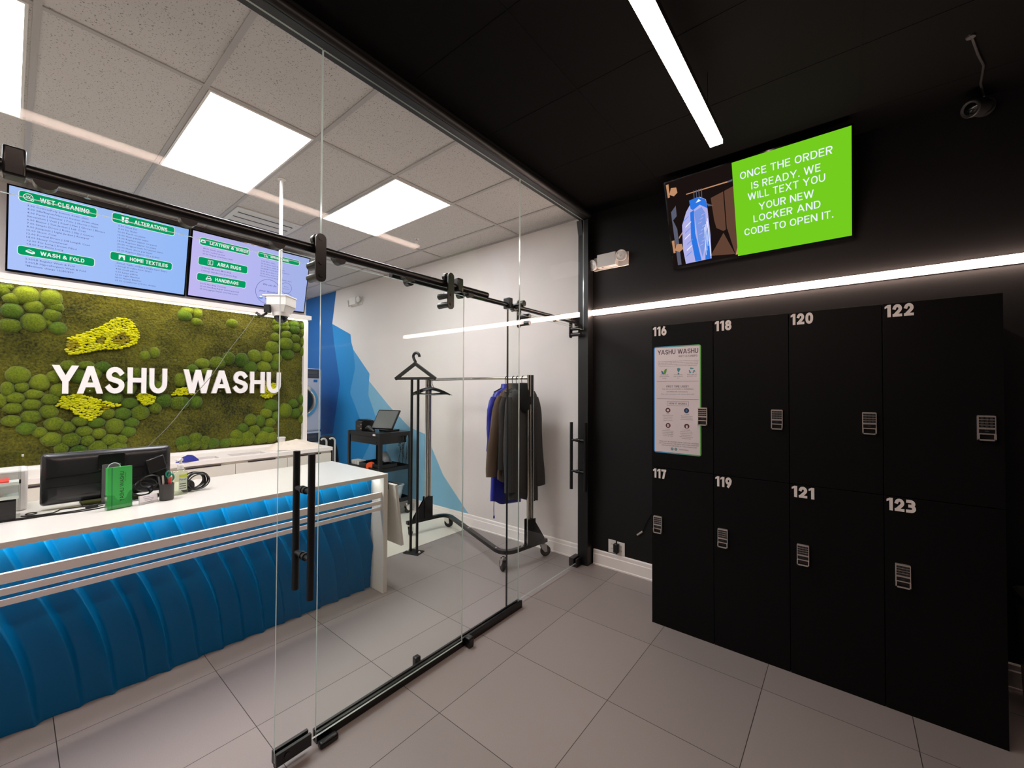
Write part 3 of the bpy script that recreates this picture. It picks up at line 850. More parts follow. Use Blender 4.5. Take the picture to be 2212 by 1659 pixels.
for i in range(4):
    for row in (0, 1):
        n = 116 + 2 * i + row
        x0, x1 = LX[i], LX[i + 1]
        z0, z1 = ((LM, LT), (0.0, LM))[row]
        t = thing('locker', LAB[n], 'locker', ((x0 + x1) / 2, 3.17, z0), 'numbered black lockers')
        b = MB()
        th = 0.016
        zb = z0 if row == 0 else 0.07
        b.box(x0 + 0.0005, x0 + th, YL, YW - 0.018, z0, z1 - 0.0006).box(x1 - th, x1 - 0.0005, YL, YW - 0.018, z0, z1 - 0.0006)
        b.box(x0 + th, x1 - th, YL, YW - 0.018, z1 - th, z1 - 0.0006).box(x0 + th, x1 - th, YL, YW - 0.018, zb, zb + th)
        b.box(x0 + th, x1 - th, YW - 0.03, YW - 0.018, zb + th, z1 - th)
        if row: b.box(x0 + th, x1 - th, YL + 0.004, YL + 0.02, 0, 0.07)
        b.build('body', 'locker', t, smooth=False)
        d = MB().box(x0 + 0.0018, x1 - 0.0018, YL - 0.018, YL - 0.0005, (z0 + 0.0018) if row == 0 else 0.0, z1 - 0.0018).build('door', ['locker'], t, smooth=False, bev=0.001)
        m = MB()
        gtext(m, str(n), (x0 + 0.010, YL - 0.0182, z1 - 0.073), X3, Z3, -Y3, 0.064, t=0.235, gap=0.12, depth=0.0012, width={116: 0.094, 117: 0.090, 118: 0.096, 119: 0.094}.get(n, 0.105 if n < 122 else 0.108))
        m.build('number', 'number', d, smooth=False)
        keypad(d, (-0.720, -1.012, -0.312, -0.603, 0.097, -0.191, 0.504, 0.219)[2 * i + row], (1.446, 0.687)[row])

# poster on locker 116
PO, PW, PH = Vector((-1.041, YL - 0.0185, 1.184)), 0.311, 0.734
t = thing('poster', 'white rounded poster with a blue and green border, stuck on locker 116', 'poster', (PO.x + PW / 2, PO.y, PO.z))
MB().prism(rrect(0, PW, 0, PH, 0.016), PO, X3, Z3, -Y3, 0.0012).build('border', 'p_border', t, smooth=False)
MB().prism(rrect(0.008, PW - 0.008, 0.008, PH - 0.008, 0.004), PO - Y3 * 0.0012, X3, Z3, -Y3, 0.0006).build('sheet', 'poster', t, smooth=False)
p = MB()
OP = PO - Y3 * 0.0021
def ptx(s, u, v, h, m=0, al='c', wd=None, b=0.0):
    txt(p, s, OP + X3 * (u * PW) + Z3 * (v * PH), X3, Z3, -Y3, h, m, align=al, width=None if wd is None else wd * PW, bold=b, res=2)
def pgt(s_, u, v, h_, wd, t_): gtext(p, s_, OP + X3 * (u * PW) + Z3 * (v * PH), X3, Z3, -Y3, h_, 0, width=wd * PW, align='c', t=t_)
pgt('YASHU WASHU', 0.515, 0.924, 0.032, 0.86, 0.15)
pgt('WET CLEANERS', 0.735, 0.893, 0.0125, 0.39, 0.12)
for i, (s, wd) in enumerate((('We are an environmentally friendly wet cleaner. Professional wet cleaning is', 0.86), ('a safe, water solution, energy efficient technology that uses no harsh chemicals', 0.86), ('and is a process certified by ecological societies worldwide. Wet cleaning', 0.84), ('is an eco friendly process to provide garment care at a competitive price.', 0.80))):
    ptx(s, 0.52, 0.855 - 0.0145 * i, 0.0052, 0, wd=wd)
# icons: leaves, footprint, recycling arrows
for pts, m_ in (([(0.165, 0.775), (0.205, 0.765), (0.225, 0.745), (0.21, 0.735), (0.18, 0.745)], 1), ([(0.22, 0.738), (0.225, 0.765), (0.25, 0.785), (0.29, 0.79), (0.28, 0.758), (0.255, 0.738)], 2),
                ([(0.51, 0.79), (0.55, 0.795), (0.585, 0.785), (0.565, 0.77), (0.55, 0.755), (0.535, 0.755), (0.515, 0.772)], 3)):
    p.prism([(a * PW, b * PH) for a, b in pts], OP, X3, Z3, -Y3, 0.0003, m_)
p.prism(circ(0.54 * PW, 0.742 * PH, 0.006, 14), OP, X3, Z3, -Y3, 0.0003, 3)
for k in range(3):
    a = PI / 2 + k * 2 * PI / 3
    pts = []
    for r, da in ((0.020, -0.7), (0.020, 0.25), (0.026, 0.25), (0.0155, 0.75), (0.007, 0.25), (0.0125, 0.25), (0.0125, -0.7)):
        pts.append((0.815 * PW + r * math.cos(a + da), 0.767 * PH + r * math.sin(a + da)))
    p.prism(pts, OP, X3, Z3, -Y3, 0.0003, 3)
for u, ls in ((0.235, ('100% Eco friendly', 'odourless and safe for', 'everyone')), (0.535, ('Personal attention', 'keep, no high price', 'ever')), (0.815, ('Return hangers and', 'get credit for them'))):
    for k, s in enumerate(ls): ptx(s, u, 0.729 - 0.0155 * k, 0.0052, 0)
for v in (0.671, 0.507): p.box(OP.x + 0.07 * PW, OP.x + 0.95 * PW, OP.y - 0.0003, OP.y, OP.z + v * PH - 0.0009, OP.z + v * PH + 0.0009, 0)
pgt('FIRST TIME USER?', 0.515, 0.614, 0.0135, 0.47, 0.13)
ptx('Text the word LOCKER to 2246880222', 0.515, 0.595, 0.0072, 0, wd=0.66)
ptx('and follow the instructions.', 0.51, 0.571, 0.0072, 0, wd=0.45)
ptx('First time customers will receive $10 OFF', 0.515, 0.548, 0.0066, 1, wd=0.70)
for a, b, c, d in ((0.297, 0.749, 0.485, 0.487), (0.297, 0.749, 0.445, 0.447), (0.297, 0.301, 0.445, 0.487), (0.745, 0.749, 0.445, 0.487)):
    p.box(OP.x + a * PW, OP.x + b * PW, OP.y - 0.0003, OP.y, OP.z + c * PH, OP.z + d * PH, 0)
pgt('HOW IT WORKS', 0.523, 0.457, 0.0125, 0.38, 0.13)
for u, v, m_, q in ((0.313, 0.402, 4, 0), (0.705, 0.404, 5, 1), (0.317, 0.26, 4, 2), (0.71, 0.262, 4, 3)):
    p.prism(circ(u * PW, v * PH, 0.0165, 22), OP, X3, Z3, -Y3, 0.0003, m_)
    O2 = OP - Y3 * 0.0003
    if q == 0: p.prism(circ(u * PW, v * PH, 0.009, 8), O2, X3, Z3, -Y3, 0.0002, 6)
    if q == 1: p.prism(rrect(u * PW - 0.006, u * PW + 0.006, v * PH - 0.009, v * PH + 0.009, 0.002), O2, X3, Z3, -Y3, 0.0002, 1)
    if q == 2:
        for k in (-1, 1): p.prism(rrect(u * PW - 0.003 + k * 0.004, u * PW + 0.003 + k * 0.004, v * PH - 0.01, v * PH + 0.01, 0.001), O2, X3, Z3, -Y3, 0.0002, 6)
    if q == 3: p.prism(rrect(u * PW - 0.006, u * PW + 0.006, v * PH - 0.013, v * PH + 0.006, 0.004), O2, X3, Z3, -Y3, 0.0002, 6)
for u, v, ls in ((0.31, 0.366, ('1. BAG', 'Place your items in the', 'locker and choose a', 'code and lock it, or', 'request to complete')), (0.71, 0.366, ('2. ORDER', 'Place an order using the', 'link we send and tell us', 'in your account and notes.')),
                 (0.31, 0.222, ('3. LOCK', 'Once the door is secure', 'by entering the 4 digits', 'the keypad followed by', 'the # key. Eg. 1234#')), (0.70, 0.224, ('4. AUTHORIZE', 'Once the order is ready,', 'we will text you your new', 'locker and code to it.', 'Enter code followed by key', 'to open your door.'))):
    for k, s in enumerate(ls): ptx(s, u, v - 0.0155 * k, 0.0052, 0)
ptx('ITEMS MUST BE DROPPED OFF BY 12PM FOR 2 BUSINESS', 0.54, 0.105, 0.0068, 0, wd=0.83)
ptx('DAY TURN AROUND TIME. PRICES AND OTHER IMPORTANT', 0.54, 0.087, 0.0068, 0, wd=0.83)
ptx('INFORMATION ARE LISTED AT  YASHUWASHU.COM', 0.54, 0.069, 0.0068, 0, wd=0.73)
for u in (0.403, 0.482): p.prism(circ(u * PW, 0.045 * PH, 0.0095, 18), OP, X3, Z3, -Y3, 0.0003, 3)
txt(p, 'f', OP + X3 * (0.403 * PW) + Z3 * (0.037 * PH) - Y3 * 0.0005, X3, Z3, -Y3, 0.012, 6, align='c')
ring2d(p, 0.482 * PW, 0.045 * PH, 0.005, 0.0012, OP, X3, Z3, -Y3, 0.0005, 6, 16)
ptx('YASHUWASHU', 0.645, 0.040, 0.0075, 0, wd=0.20)
p.build('print', ['p_text', 'p_blue', 'p_green', 'p_teal', 'p_maroon', 'p_navy', 'poster'], t, smooth=False)

# ------------------------------------------------------------------ screens
def display(name, label, O, R, Wd, U, Hh, face, bz=0.012, th=0.05):
    """tilted flat display; returns thing, base point, axes (O on the screen face)"""
    R = Vector(R).normalized(); U = Vector(U).normalized(); N = R.cross(U).normalized(); O = Vector(O)
    c = O + R * (Wd / 2)
    t = thing(name, label, 'screen', (c.x, c.y, c.z), None)
    MB().obox(O - R * bz - U * bz * 1.6 - N * th, R * (Wd + 2 * bz), U * (Hh + 2.6 * bz), N * (th - 0.001)).build('case', 'black_gloss', t, smooth=False, bev=0.003)
    return t, O, R, U, N
def shape(mb, pts, O, R, U, N, Wd, Hh, h, m): mb.prism([(a * Wd, b * Hh) for a, b in pts], O, R, U, N, h, m)

# slide screen above the lockers
t, O, R, U, N = display('slide_screen', 'wall screen above the lockers with a green slide and a photo of hanging clothes', (-1.08, 3.42, 2.62), (1, 0, 0), 1.12, (0, -0.21, 0.61), 0.645, None)
Wd, Hh = 1.12, 0.645
MB().box(-0.62, -0.42, 3.385, 3.4695, 2.86, 2.98).build('bracket', 'black_metal', t, smooth=False)
p = MB()
shape(p, [(0.416, 0), (1, 0), (1, 1), (0.416, 1)], O, R, U, N, Wd, Hh, 0.0008, 0)
for s, u, v, wd in (('ONCE THE ORDER', 0.688, 0.805, 0.46), ('IS READY. WE', 0.689, 0.675, 0.347), ('WILL TEXT YOU', 0.688, 0.570, 0.39), ('YOUR NEW', 0.689, 0.445, 0.28), ('LOCKER AND', 0.688, 0.330, 0.342), ('CODE TO OPEN IT.', 0.690, 0.208, 0.455)):
    gtext(p, s, O + R * (u * Wd) + U * (v * Hh) + N * 0.001, R, U, N, 0.047, 1, align='c', width=wd * Wd, t=0.135, gap=0.17)
p.build('slide', ['s_lime', 's_lwhite'], t, smooth=False)
p = MB()
h = 0.0008
def sh(pts, m, k=1): shape(p, pts, O, R, U, N, Wd, Hh, h + k * 0.0002, m)
sh([(0, 0), (0.416, 0), (0.416, 1), (0, 1)], 0, 0)
sh([(0.28, 0.70), (0.416, 0.76), (0.416, 0.36), (0.34, 0.31), (0.30, 0.36), (0.29, 0.45)], 1)
sh([(0.25, 0.06), (0.34, 0.29), (0.40, 0.03)], 1); sh([(0.36, 0.36), (0.402, 0.03), (0.416, 0.02), (0.416, 0.38)], 1)
sh([(0.356, 0.30), (0.362, 0.30), (0.362, 0.76), (0.356, 0.76)], 0, 2)
sh([(0.403, 0.02), (0.416, 0.02), (0.416, 0.10)], 2, 2)
sh([(0.13, 0.808), (0.413, 0.815), (0.413, 0.829), (0.13, 0.818)], 2, 2); sh([(0.38, 0.81), (0.413, 0.815), (0.413, 0.835), (0.385, 0.826)], 3, 3)
sh([(0.02, 0.55), (0.055, 0.60), (0.055, 0.72), (0.02, 0.66)], 3); sh([(0.03, 0.02), (0.055, 0.02), (0.05, 0.45), (0.02, 0.60)], 3)
for v in (0.89, 0.235):
    sh([(0.008, v - 0.06), (0.022, v - 0.06), (0.022, v + 0.09), (0.004, v + 0.09)], 2, 2)
    sh([(0.02, v - 0.03), (0.05, v - 0.06), (0.075, v - 0.03), (0.07, v + 0.03), (0.035, v + 0.04)], 2, 2)
sh([(0.055, 0.33), (0.10, 0.42), (0.10, 0.44), (0.055, 0.35)], 2)
for k in range(4): sh([(0.176 + 0.016 * k, 0.70), (0.180 + 0.016 * k, 0.70), (0.182 + 0.016 * k, 0.83), (0.177 + 0.016 * k, 0.83)], 3, 3)
sh([(0.172, 0.74), (0.215, 0.745), (0.25, 0.70), (0.255, 0.60), (0.26, 0.30), (0.255, 0.03), (0.085, 0.02), (0.075, 0.20), (0.085, 0.48), (0.12, 0.62)], 4, 2)
sh([(0.145, 0.735), (0.20, 0.75), (0.248, 0.70), (0.255, 0.60), (0.21, 0.66), (0.165, 0.62), (0.15, 0.64)], 5, 3)
sh([(0.145, 0.60), (0.17, 0.62), (0.165, 0.36), (0.19, 0.03), (0.15, 0.03), (0.135, 0.30)], 5, 3)
sh([(0.17, 0.60), (0.22, 0.63), (0.24, 0.55), (0.235, 0.30), (0.20, 0.06), (0.18, 0.25)], 6, 3)
sh([(0.235, 0.35), (0.25, 0.4), (0.248, 0.03), (0.215, 0.03)], 5, 4)
sh([(0.185, 0.69), (0.205, 0.725), (0.22, 0.70)], 7, 4); sh([(0.246, 0.45), (0.25, 0.45), (0.255, 0.06), (0.25, 0.06)], 7, 5)
sh([(0.11, 0.58), (0.135, 0.60), (0.125, 0.30), (0.10, 0.06), (0.09, 0.06)], 8, 4)
sh([(0.25, 0.66), (0.295, 0.61), (0.26, 0.62)], 3, 2)
for k in range(7):      # creases in the clear garment bag
    u, v = 0.092 + 0.006 * (k % 3), 0.10 + 0.068 * k
    sh([(u, v), (u + 0.040, v + 0.05), (u + 0.042, v + 0.062), (u + 0.004, v + 0.018)], 7 if k % 2 else 6, 5)
for k in range(9):
    u, v = 0.190 + 0.012 * (k % 3), 0.20 + 0.042 * k
    sh([(u, v), (u + 0.022, v + 0.012), (u + 0.024, v + 0.020), (u, v + 0.008)], 4, 5)
for k in range(4):
    u = 0.222 + 0.008 * k
    sh([(u, 0.08 + 0.05 * k), (u + 0.003, 0.08 + 0.05 * k), (u + 0.006, 0.40 + 0.03 * k), (u + 0.003, 0.40 + 0.03 * k)], 7, 5)
p.build('photo', ['s_dark', 's_brown', 's_tan', 's_grey', 's_lav', 's_gblue', 's_pale', 's_lwhite', 's_lav'], t, smooth=False)

# two menu screens above the moss wall
def banner(mb, t1, u0, u1, v0, v1, s, su0, su1, Wd, Hh, O, R, U, N, icon):
    mb.prism(rrect(u0 * Wd - 0.004, u1 * Wd + 0.004, v0 * Hh - 0.004, v1 * Hh + 0.004, 0.021), O, R, U, N, 0.0009, 1)
    mb.prism(rrect(u0 * Wd, u1 * Wd, v0 * Hh, v1 * Hh, 0.018), O, R, U, N, 0.0013, 0)
    hh = (v1 - v0) * Hh
    gtext(mb, s, O + R * (su0 * Wd) + U * (v0 * Hh + hh * 0.27) + N * 0.0015, R, U, N, hh * 0.46, 1, width=(su1 - su0) * Wd, t=0.19, gap=0.13)
    iu = su0 * Wd - hh * 0.78; iv = v0 * Hh + hh * 0.5
    a = hh * 0.3
    iu = max(iu, u0 * Wd + a * 1.35)
    if icon == 'ring':
        ring2d(mb, iu, iv, a * 1.15, a * 0.18, O, R, U, N, 0.0016, 1)
        txt(mb, 'W', O + R * iu + U * (iv - a * 0.3) + N * 0.0016, R, U, N, a * 0.75, 1, align='c', bold=0.01)
        ring2d(mb, iu + a * 0.9, iv - a * 0.75, a * 0.4, a * 0.12, O, R, U, N, 0.0018, 1, 18)
    elif icon == 'box':
        mb.prism([(iu - a * 1.2, iv + a * 0.2), (iu - a * 0.3, iv + a * 0.8), (iu + a * 1.2, iv + a * 0.1), (iu + a * 1.2, iv - a * 0.6), (iu + a * 0.5, iv - a * 0.9), (iu - a * 1.2, iv - a * 0.3)], O, R, U, N, 0.0016, 1)
        mb.prism([(iu - a * 0.9, iv + a * 0.2), (iu - a * 0.3, iv + a * 0.55), (iu + a * 0.8, iv + a * 0.05), (iu + a * 0.4, iv - a * 0.2)], O, R, U, N, 0.0018, 0)
    elif icon == 'tool':
        mb.prism([(iu - a, iv + a), (iu - a * 0.2, iv + a), (iu - a * 0.4, iv - a), (iu - a * 0.8, iv - a)], O, R, U, N, 0.0016, 1)
        mb.prism(circ(iu + a * 0.45, iv - a * 0.4, a * 0.6, 16), O, R, U, N, 0.0016, 1)
        mb.prism([(iu + a * 0.1, iv + a), (iu + a, iv + a), (iu + a, iv + a * 0.5), (iu + a * 0.1, iv + a * 0.4)], O, R, U, N, 0.0016, 1)
    elif icon == 'curtain':
        mb.prism([(iu - a, iv - a), (iu + a, iv - a), (iu + a, iv + a), (iu - a, iv + a)], O, R, U, N, 0.0016, 1)
        mb.prism([(iu - a * 0.5, iv - a), (iu + a * 0.5, iv - a), (iu + a * 0.6, iv - a * 0.5), (iu, iv + a * 0.5), (iu - a * 0.6, iv - a * 0.5)], O, R, U, N, 0.0018, 0)
    elif icon == 'helmet':
        mb.prism([(iu - a * 1.2, iv - a * 0.6), (iu + a * 0.9, iv - a * 0.6), (iu + a * 0.8, iv + a * 0.3), (iu + a * 0.2, iv + a * 0.9), (iu - a * 0.5, iv + a * 0.9), (iu - a, iv + a * 0.3)], O, R, U, N, 0.0016, 1)
        mb.prism([(iu - a * 0.8, iv - a * 0.35), (iu + a * 0.6, iv - a * 0.35), (iu + a * 0.4, iv + a * 0.2), (iu - a * 0.6, iv + a * 0.2)], O, R, U, N, 0.0018, 0)
    elif icon == 'rug':
        for du, dw in ((-0.55, 0.35), (0.45, 0.55)):
            mb.prism(rrect(iu + a * (du - dw), iu + a * (du + dw), iv - a, iv + a, a * 0.25), O, R, U, N, 0.0016, 1)
            mb.prism(rrect(iu + a * (du - dw + 0.15), iu + a * (du + dw - 0.15), iv - a * 0.8, iv + a * 0.8, a * 0.15), O, R, U, N, 0.0018, 0)
    elif icon == 'bag':
        ring2d(mb, iu, iv + a * 0.3, a * 0.75, a * 0.18, O, R, U, N, 0.0016, 1, 24)
        mb.prism(rrect(iu - a * 1.1, iu + a * 1.1, iv - a, iv + a * 0.1, a * 0.3), O, R, U, N, 0.0017, 1)
        mb.prism(rrect(iu - a * 0.8, iu + a * 0.8, iv - a * 0.8, iv - a * 0.25, a * 0.15), O, R, U, N, 0.0019, 0)
    elif icon == 'shoe':
        mb.prism([(iu - a * 1.1, iv - a), (iu + a * 1.2, iv - a), (iu + a * 1.2, iv - a * 0.5), (iu + a * 0.2, iv - a * 0.1), (iu - a * 0.4, iv + a), (iu - a * 1.1, iv + a)], O, R, U, N, 0.0016, 1)
        mb.prism([(iu - a * 0.85, iv - a * 0.75), (iu + a * 0.7, iv - a * 0.75), (iu, iv - a * 0.35), (iu - a * 0.6, iv + a * 0.6), (iu - a * 0.85, iv + a * 0.6)], O, R, U, N, 0.0018, 0)
def lines(mb, ls, u, v0, dv, h, Wd, Hh, O, R, U, N, m=2, k=1.22):
    for i, s in enumerate(ls):
        vs, fs = text_geo(s, 0.010, 0.0, 1)
        if not vs: continue
        w = (max(q[0] for q in vs) - min(q[0] for q in vs)) * h / 0.72 * k
        txt(mb, s, O + R * (u * Wd) + U * ((v0 - dv * i) * Hh) + N * 0.0011, R, U, N, h, m, width=w, bold=0.010, res=1)
MO1, MW1, MO2, MW2, MH = (-5.25, -0.022, 2.576), 1.139, (-5.25, 1.152, 2.580), 1.160, 0.652
MU = (0.15, 0, 0.64)
t, O, R, U, N = display('menu_screen', 'left menu screen listing wet cleaning and alterations, above the moss wall', MO1, Y3, MW1, MU, MH, None)
t['group'] = 'menu screens above the moss wall'
p = MB(); shape(p, [(0, 0), (1, 0), (1, 1), (0, 1)], O, R, U, N, MW1, MH, 0.0006, 0)
p.build('picture', ['s_menu1'], t, smooth=False)
p = MB(); A = (MW1, MH, O, R, U, N)
banner(p, t, 0.045, 0.428, 0.852, 0.972, 'WET CLEANING', 0.140, 0.390, *A, 'ring')
banner(p, t, 0.045, 0.428, 0.202, 0.308, 'WASH & FOLD', 0.150, 0.375, *A, 'box')
banner(p, t, 0.517, 0.902, 0.855, 0.978, 'ALTERATIONS', 0.645, 0.855, *A, 'tool')
banner(p, t, 0.517, 0.902, 0.340, 0.448, 'HOME TEXTILES', 0.632, 0.875, *A, 'curtain')
lines(p, ['3.00 Cotton/Poly button down shirt', '4.00 Silk/Rayon/Viscose button down shirt', '4.00 Pants | Sweater | Polo | Shorts | Skirt', 'Sweatshirt | Vest | Scarf | Hat | Gloves | Blouse', '6.00 Blazer | Suit Jacket | Lab Coat', '7.00 Simple Dress | Robe | Slip | Corset', '8.00 Jumpsuit | Light Jacket | Romper', '10.00 Short Coat', '12.00 Formal Dress | 3/4 Length Coat', '14.00 Heavy Outerwear', '+2.00 For Long | Down Filled', '+4.00 For Extra Long'], 0.083, 0.803, 0.0425, 0.0140, *A)
lines(p, ['2.00/LB Regular Wash & Fold', '2.00/LB Hypoallergenic Wash & Fold', '*Minimum charge 15LBS/$30'], 0.08, 0.150, 0.0425, 0.0138, *A)
lines(p, ['starting at'], 0.71, 0.862, 0.04, 0.006, *A, m=1)
lines(p, ['5.00 Small Fix', '8.00 Fix Slider', '12.00 Patch on pants', '15.00 Hem pants/ jeans', '15.00 Replace zipper on pants', '18.00 Replace zipper on jeans', '20.00 Original hem for pants/ jeans', '20.00 Hem dress per layer', '25.00 Replace zipper on a jacket'], 0.553, 0.810, 0.0415, 0.0135, *A)
lines(p, ['.50/sq2 Table clothes | Single layer drape', '1.00/sq2 Double layer drape', '4.00 Small pillow', '6.00 Large pillow', '12.00 Light Blanket', '18.00 Heavy Blanket', '25.00 Comforter (+5 for down)'], 0.551, 0.296, 0.0405, 0.0132, *A)
p.build('menu_text', ['s_green', 's_white', 's_text'], t, smooth=False)
MB().box(-5.3145, -5.262, 0.35, 0.80, 2.76, 2.95).build('bracket', 'black_metal', t, smooth=False)
t, O, R, U, N = display('menu_screen', 'right menu screen listing rugs, handbags and shoe care, above the moss wall', MO2, Y3, MW2, MU, MH, None)
t['group'] = 'menu screens above the moss wall'
p = MB(); shape(p, [(0, 0), (1, 0), (1, 1), (0, 1)], O, R, U, N, MW2, MH, 0.0006, 0)
p.build('picture', ['s_menu2'], t, smooth=False)
p = MB(); A = (MW2, MH, O, R, U, N)
banner(p, t, 0.054, 0.438, 0.815, 0.922, 'LEATHER & SUEDE', 0.126, 0.434, *A, 'helmet')
banner(p, t, 0.055, 0.438, 0.504, 0.625, 'AREA RUGS', 0.195, 0.385, *A, 'rug')
banner(p, t, 0.054, 0.436, 0.256, 0.370, 'HANDBAGS', 0.19, 0.375, *A, 'bag')
banner(p, t, 0.516, 0.900, 0.833, 0.918, 'SHOE CARE', 0.625, 0.80, *A, 'shoe')
lines(p, ['40.00 Suede Jacket', '50.00 Leather Jacket', '20.00 Repair (starting point)'], 0.08, 0.755, 0.041, 0.0138, *A)
lines(p, ['2.00/sq2 Machine Made Rug', '3.00/sq2 Handmade/ Delicate Rug'], 0.08, 0.455, 0.046, 0.0138, *A)
lines(p, ['50.00 Handbag Cleaning', '25.00 Handbag Repair (starting point)', '25.00 Luggage Repair (starting point)'], 0.08, 0.202, 0.042, 0.0138, *A)
lines(p, ['5.00 Shoe shine', '15.00 Shoe wash exterior', '20.00 Shoe wash and shine', '30/35/45 UGG wash and restore', '15.00 Shoe minor repair', '25.00 Shoe major repair', '100.00 Custom made authentic shoe'], 0.55, 0.762, 0.0425, 0.0138, *A)
ring2d(p, 0.640 * MW2, 0.262 * MH, 0.135, 0.0035, O, R, U, N, 0.0011, 3, ry=0.142)
ring2d(p, 0.800 * MW2, 0.385 * MH, 0.064, 0.003, O, R, U, N, 0.0011, 3)
ring2d(p, 0.818 * MW2, 0.198 * MH, 0.065, 0.003, O, R, U, N, 0.0011, 3)
sk = (R + U * 0.0)
for s, u, v, wd in (('We can do', 0.642, 0.368, 0.125), ('your laundry!', 0.640, 0.252, 0.170)):
    txt(p, s, O + R * (u * MW2) + U * (v * MH) + N * 0.0011, R, (U + R * 0.35), N, 0.021, 3, align='c', width=wd * MW2, res=2)
for s, u, v in (('48 hour', 0.800, 0.40), ('turnaround', 0.80, 0.362)):
    txt(p, s, O + R * (u * MW2) + U * (v * MH) + N * 0.0011, R, U, N, 0.011, 2, align='c', res=2)
gtext(p, '2/LB', O + R * (0.82 * MW2) + U * (0.168 * MH) + N * 0.0011, R, U, N, 0.026, 3, align='c', t=0.15, gap=0.14)
for k in range(3):
    iu, iv, a = (0.575 + 0.06 * k) * MW2, 0.145 * MH, 0.022
    p.prism([(iu - a, iv + a * 0.4), (iu - a * 0.1, iv + a * 0.9), (iu + a, iv + a * 0.5), (iu + a, iv - a * 0.6), (iu + a * 0.1, iv - a), (iu - a, iv - a * 0.5)], O, R, U, N, 0.0011, 4)
    p.prism([(iu - a, iv + a * 0.4), (iu - a * 0.1, iv + a * 0.9), (iu + a, iv + a * 0.5), (iu + a * 0.1, iv)], O, R, U, N, 0.0013, 1)
p.build('menu_text', ['s_green', 's_white', 's_text', 's_blue', 's_box'], t, smooth=False)
MB().box(-5.3145, -5.262, 1.50, 1.95, 2.76, 2.95).build('bracket', 'black_metal', t, smooth=False)

# ------------------------------------------------------------------ moss wall
XM = -5.315
struct(MB().box(XM - 0.28, XM, YF, 2.372, 0, ZC).build('wall_partition', 'white_wall', smooth=False), 'white partition wall carrying the moss panel and menu screens', 'wall')
struct(MB().box(XM, -5.10, YF, 2.345, 2.466, 2.514).build('trim_7', 'trim_white', smooth=False, bev=0.002), 'white ledge above the moss panel', 'ledge')
# the moss sits above the cabinet's back ledge
struct(MB().box(-5.215, -5.203, YF, 2.34, 2.4585, 2.4659).build('trim_8', 'mossled', smooth=False), 'thin light line under the white ledge above the moss', 'light strip')
mw = thing('moss_wall', 'green living wall panel of flat moss, moss mounds and yellow patches behind the counter', 'moss wall', (XM, 1.1, 0.965))
m = MB()
m.box(XM, -5.245, 2.322, 2.372, 0.965, 2.466)
m.build('side_frame', 'trim_white', mw, smooth=False, bev=0.002)
ny, nz = 300, 130
vs = []; y0, y1, z0, z1 = -1.3, 2.322, 0.965, 2.466
for j in range(nz + 1):
    for i in range(ny + 1):
        y = y0 + (y1 - y0) * i / ny; z = z0 + (z1 - z0) * j / nz
        n = noise.fractal(Vector((y * 9, z * 9, 1.3)), 0.8, 2.0, 5) * 0.010 + noise.noise(Vector((y * 60, z * 40, 4))) * 0.006
        vs.append((XM + 0.022 + n, y, z))
fs = [(j * (ny + 1) + i, j * (ny + 1) + i + 1, (j + 1) * (ny + 1) + i + 1, (j + 1) * (ny + 1) + i) for j in range(nz) for i in range(ny)]
MB().add(vs, fs).build('flat_moss', 'moss', mw)
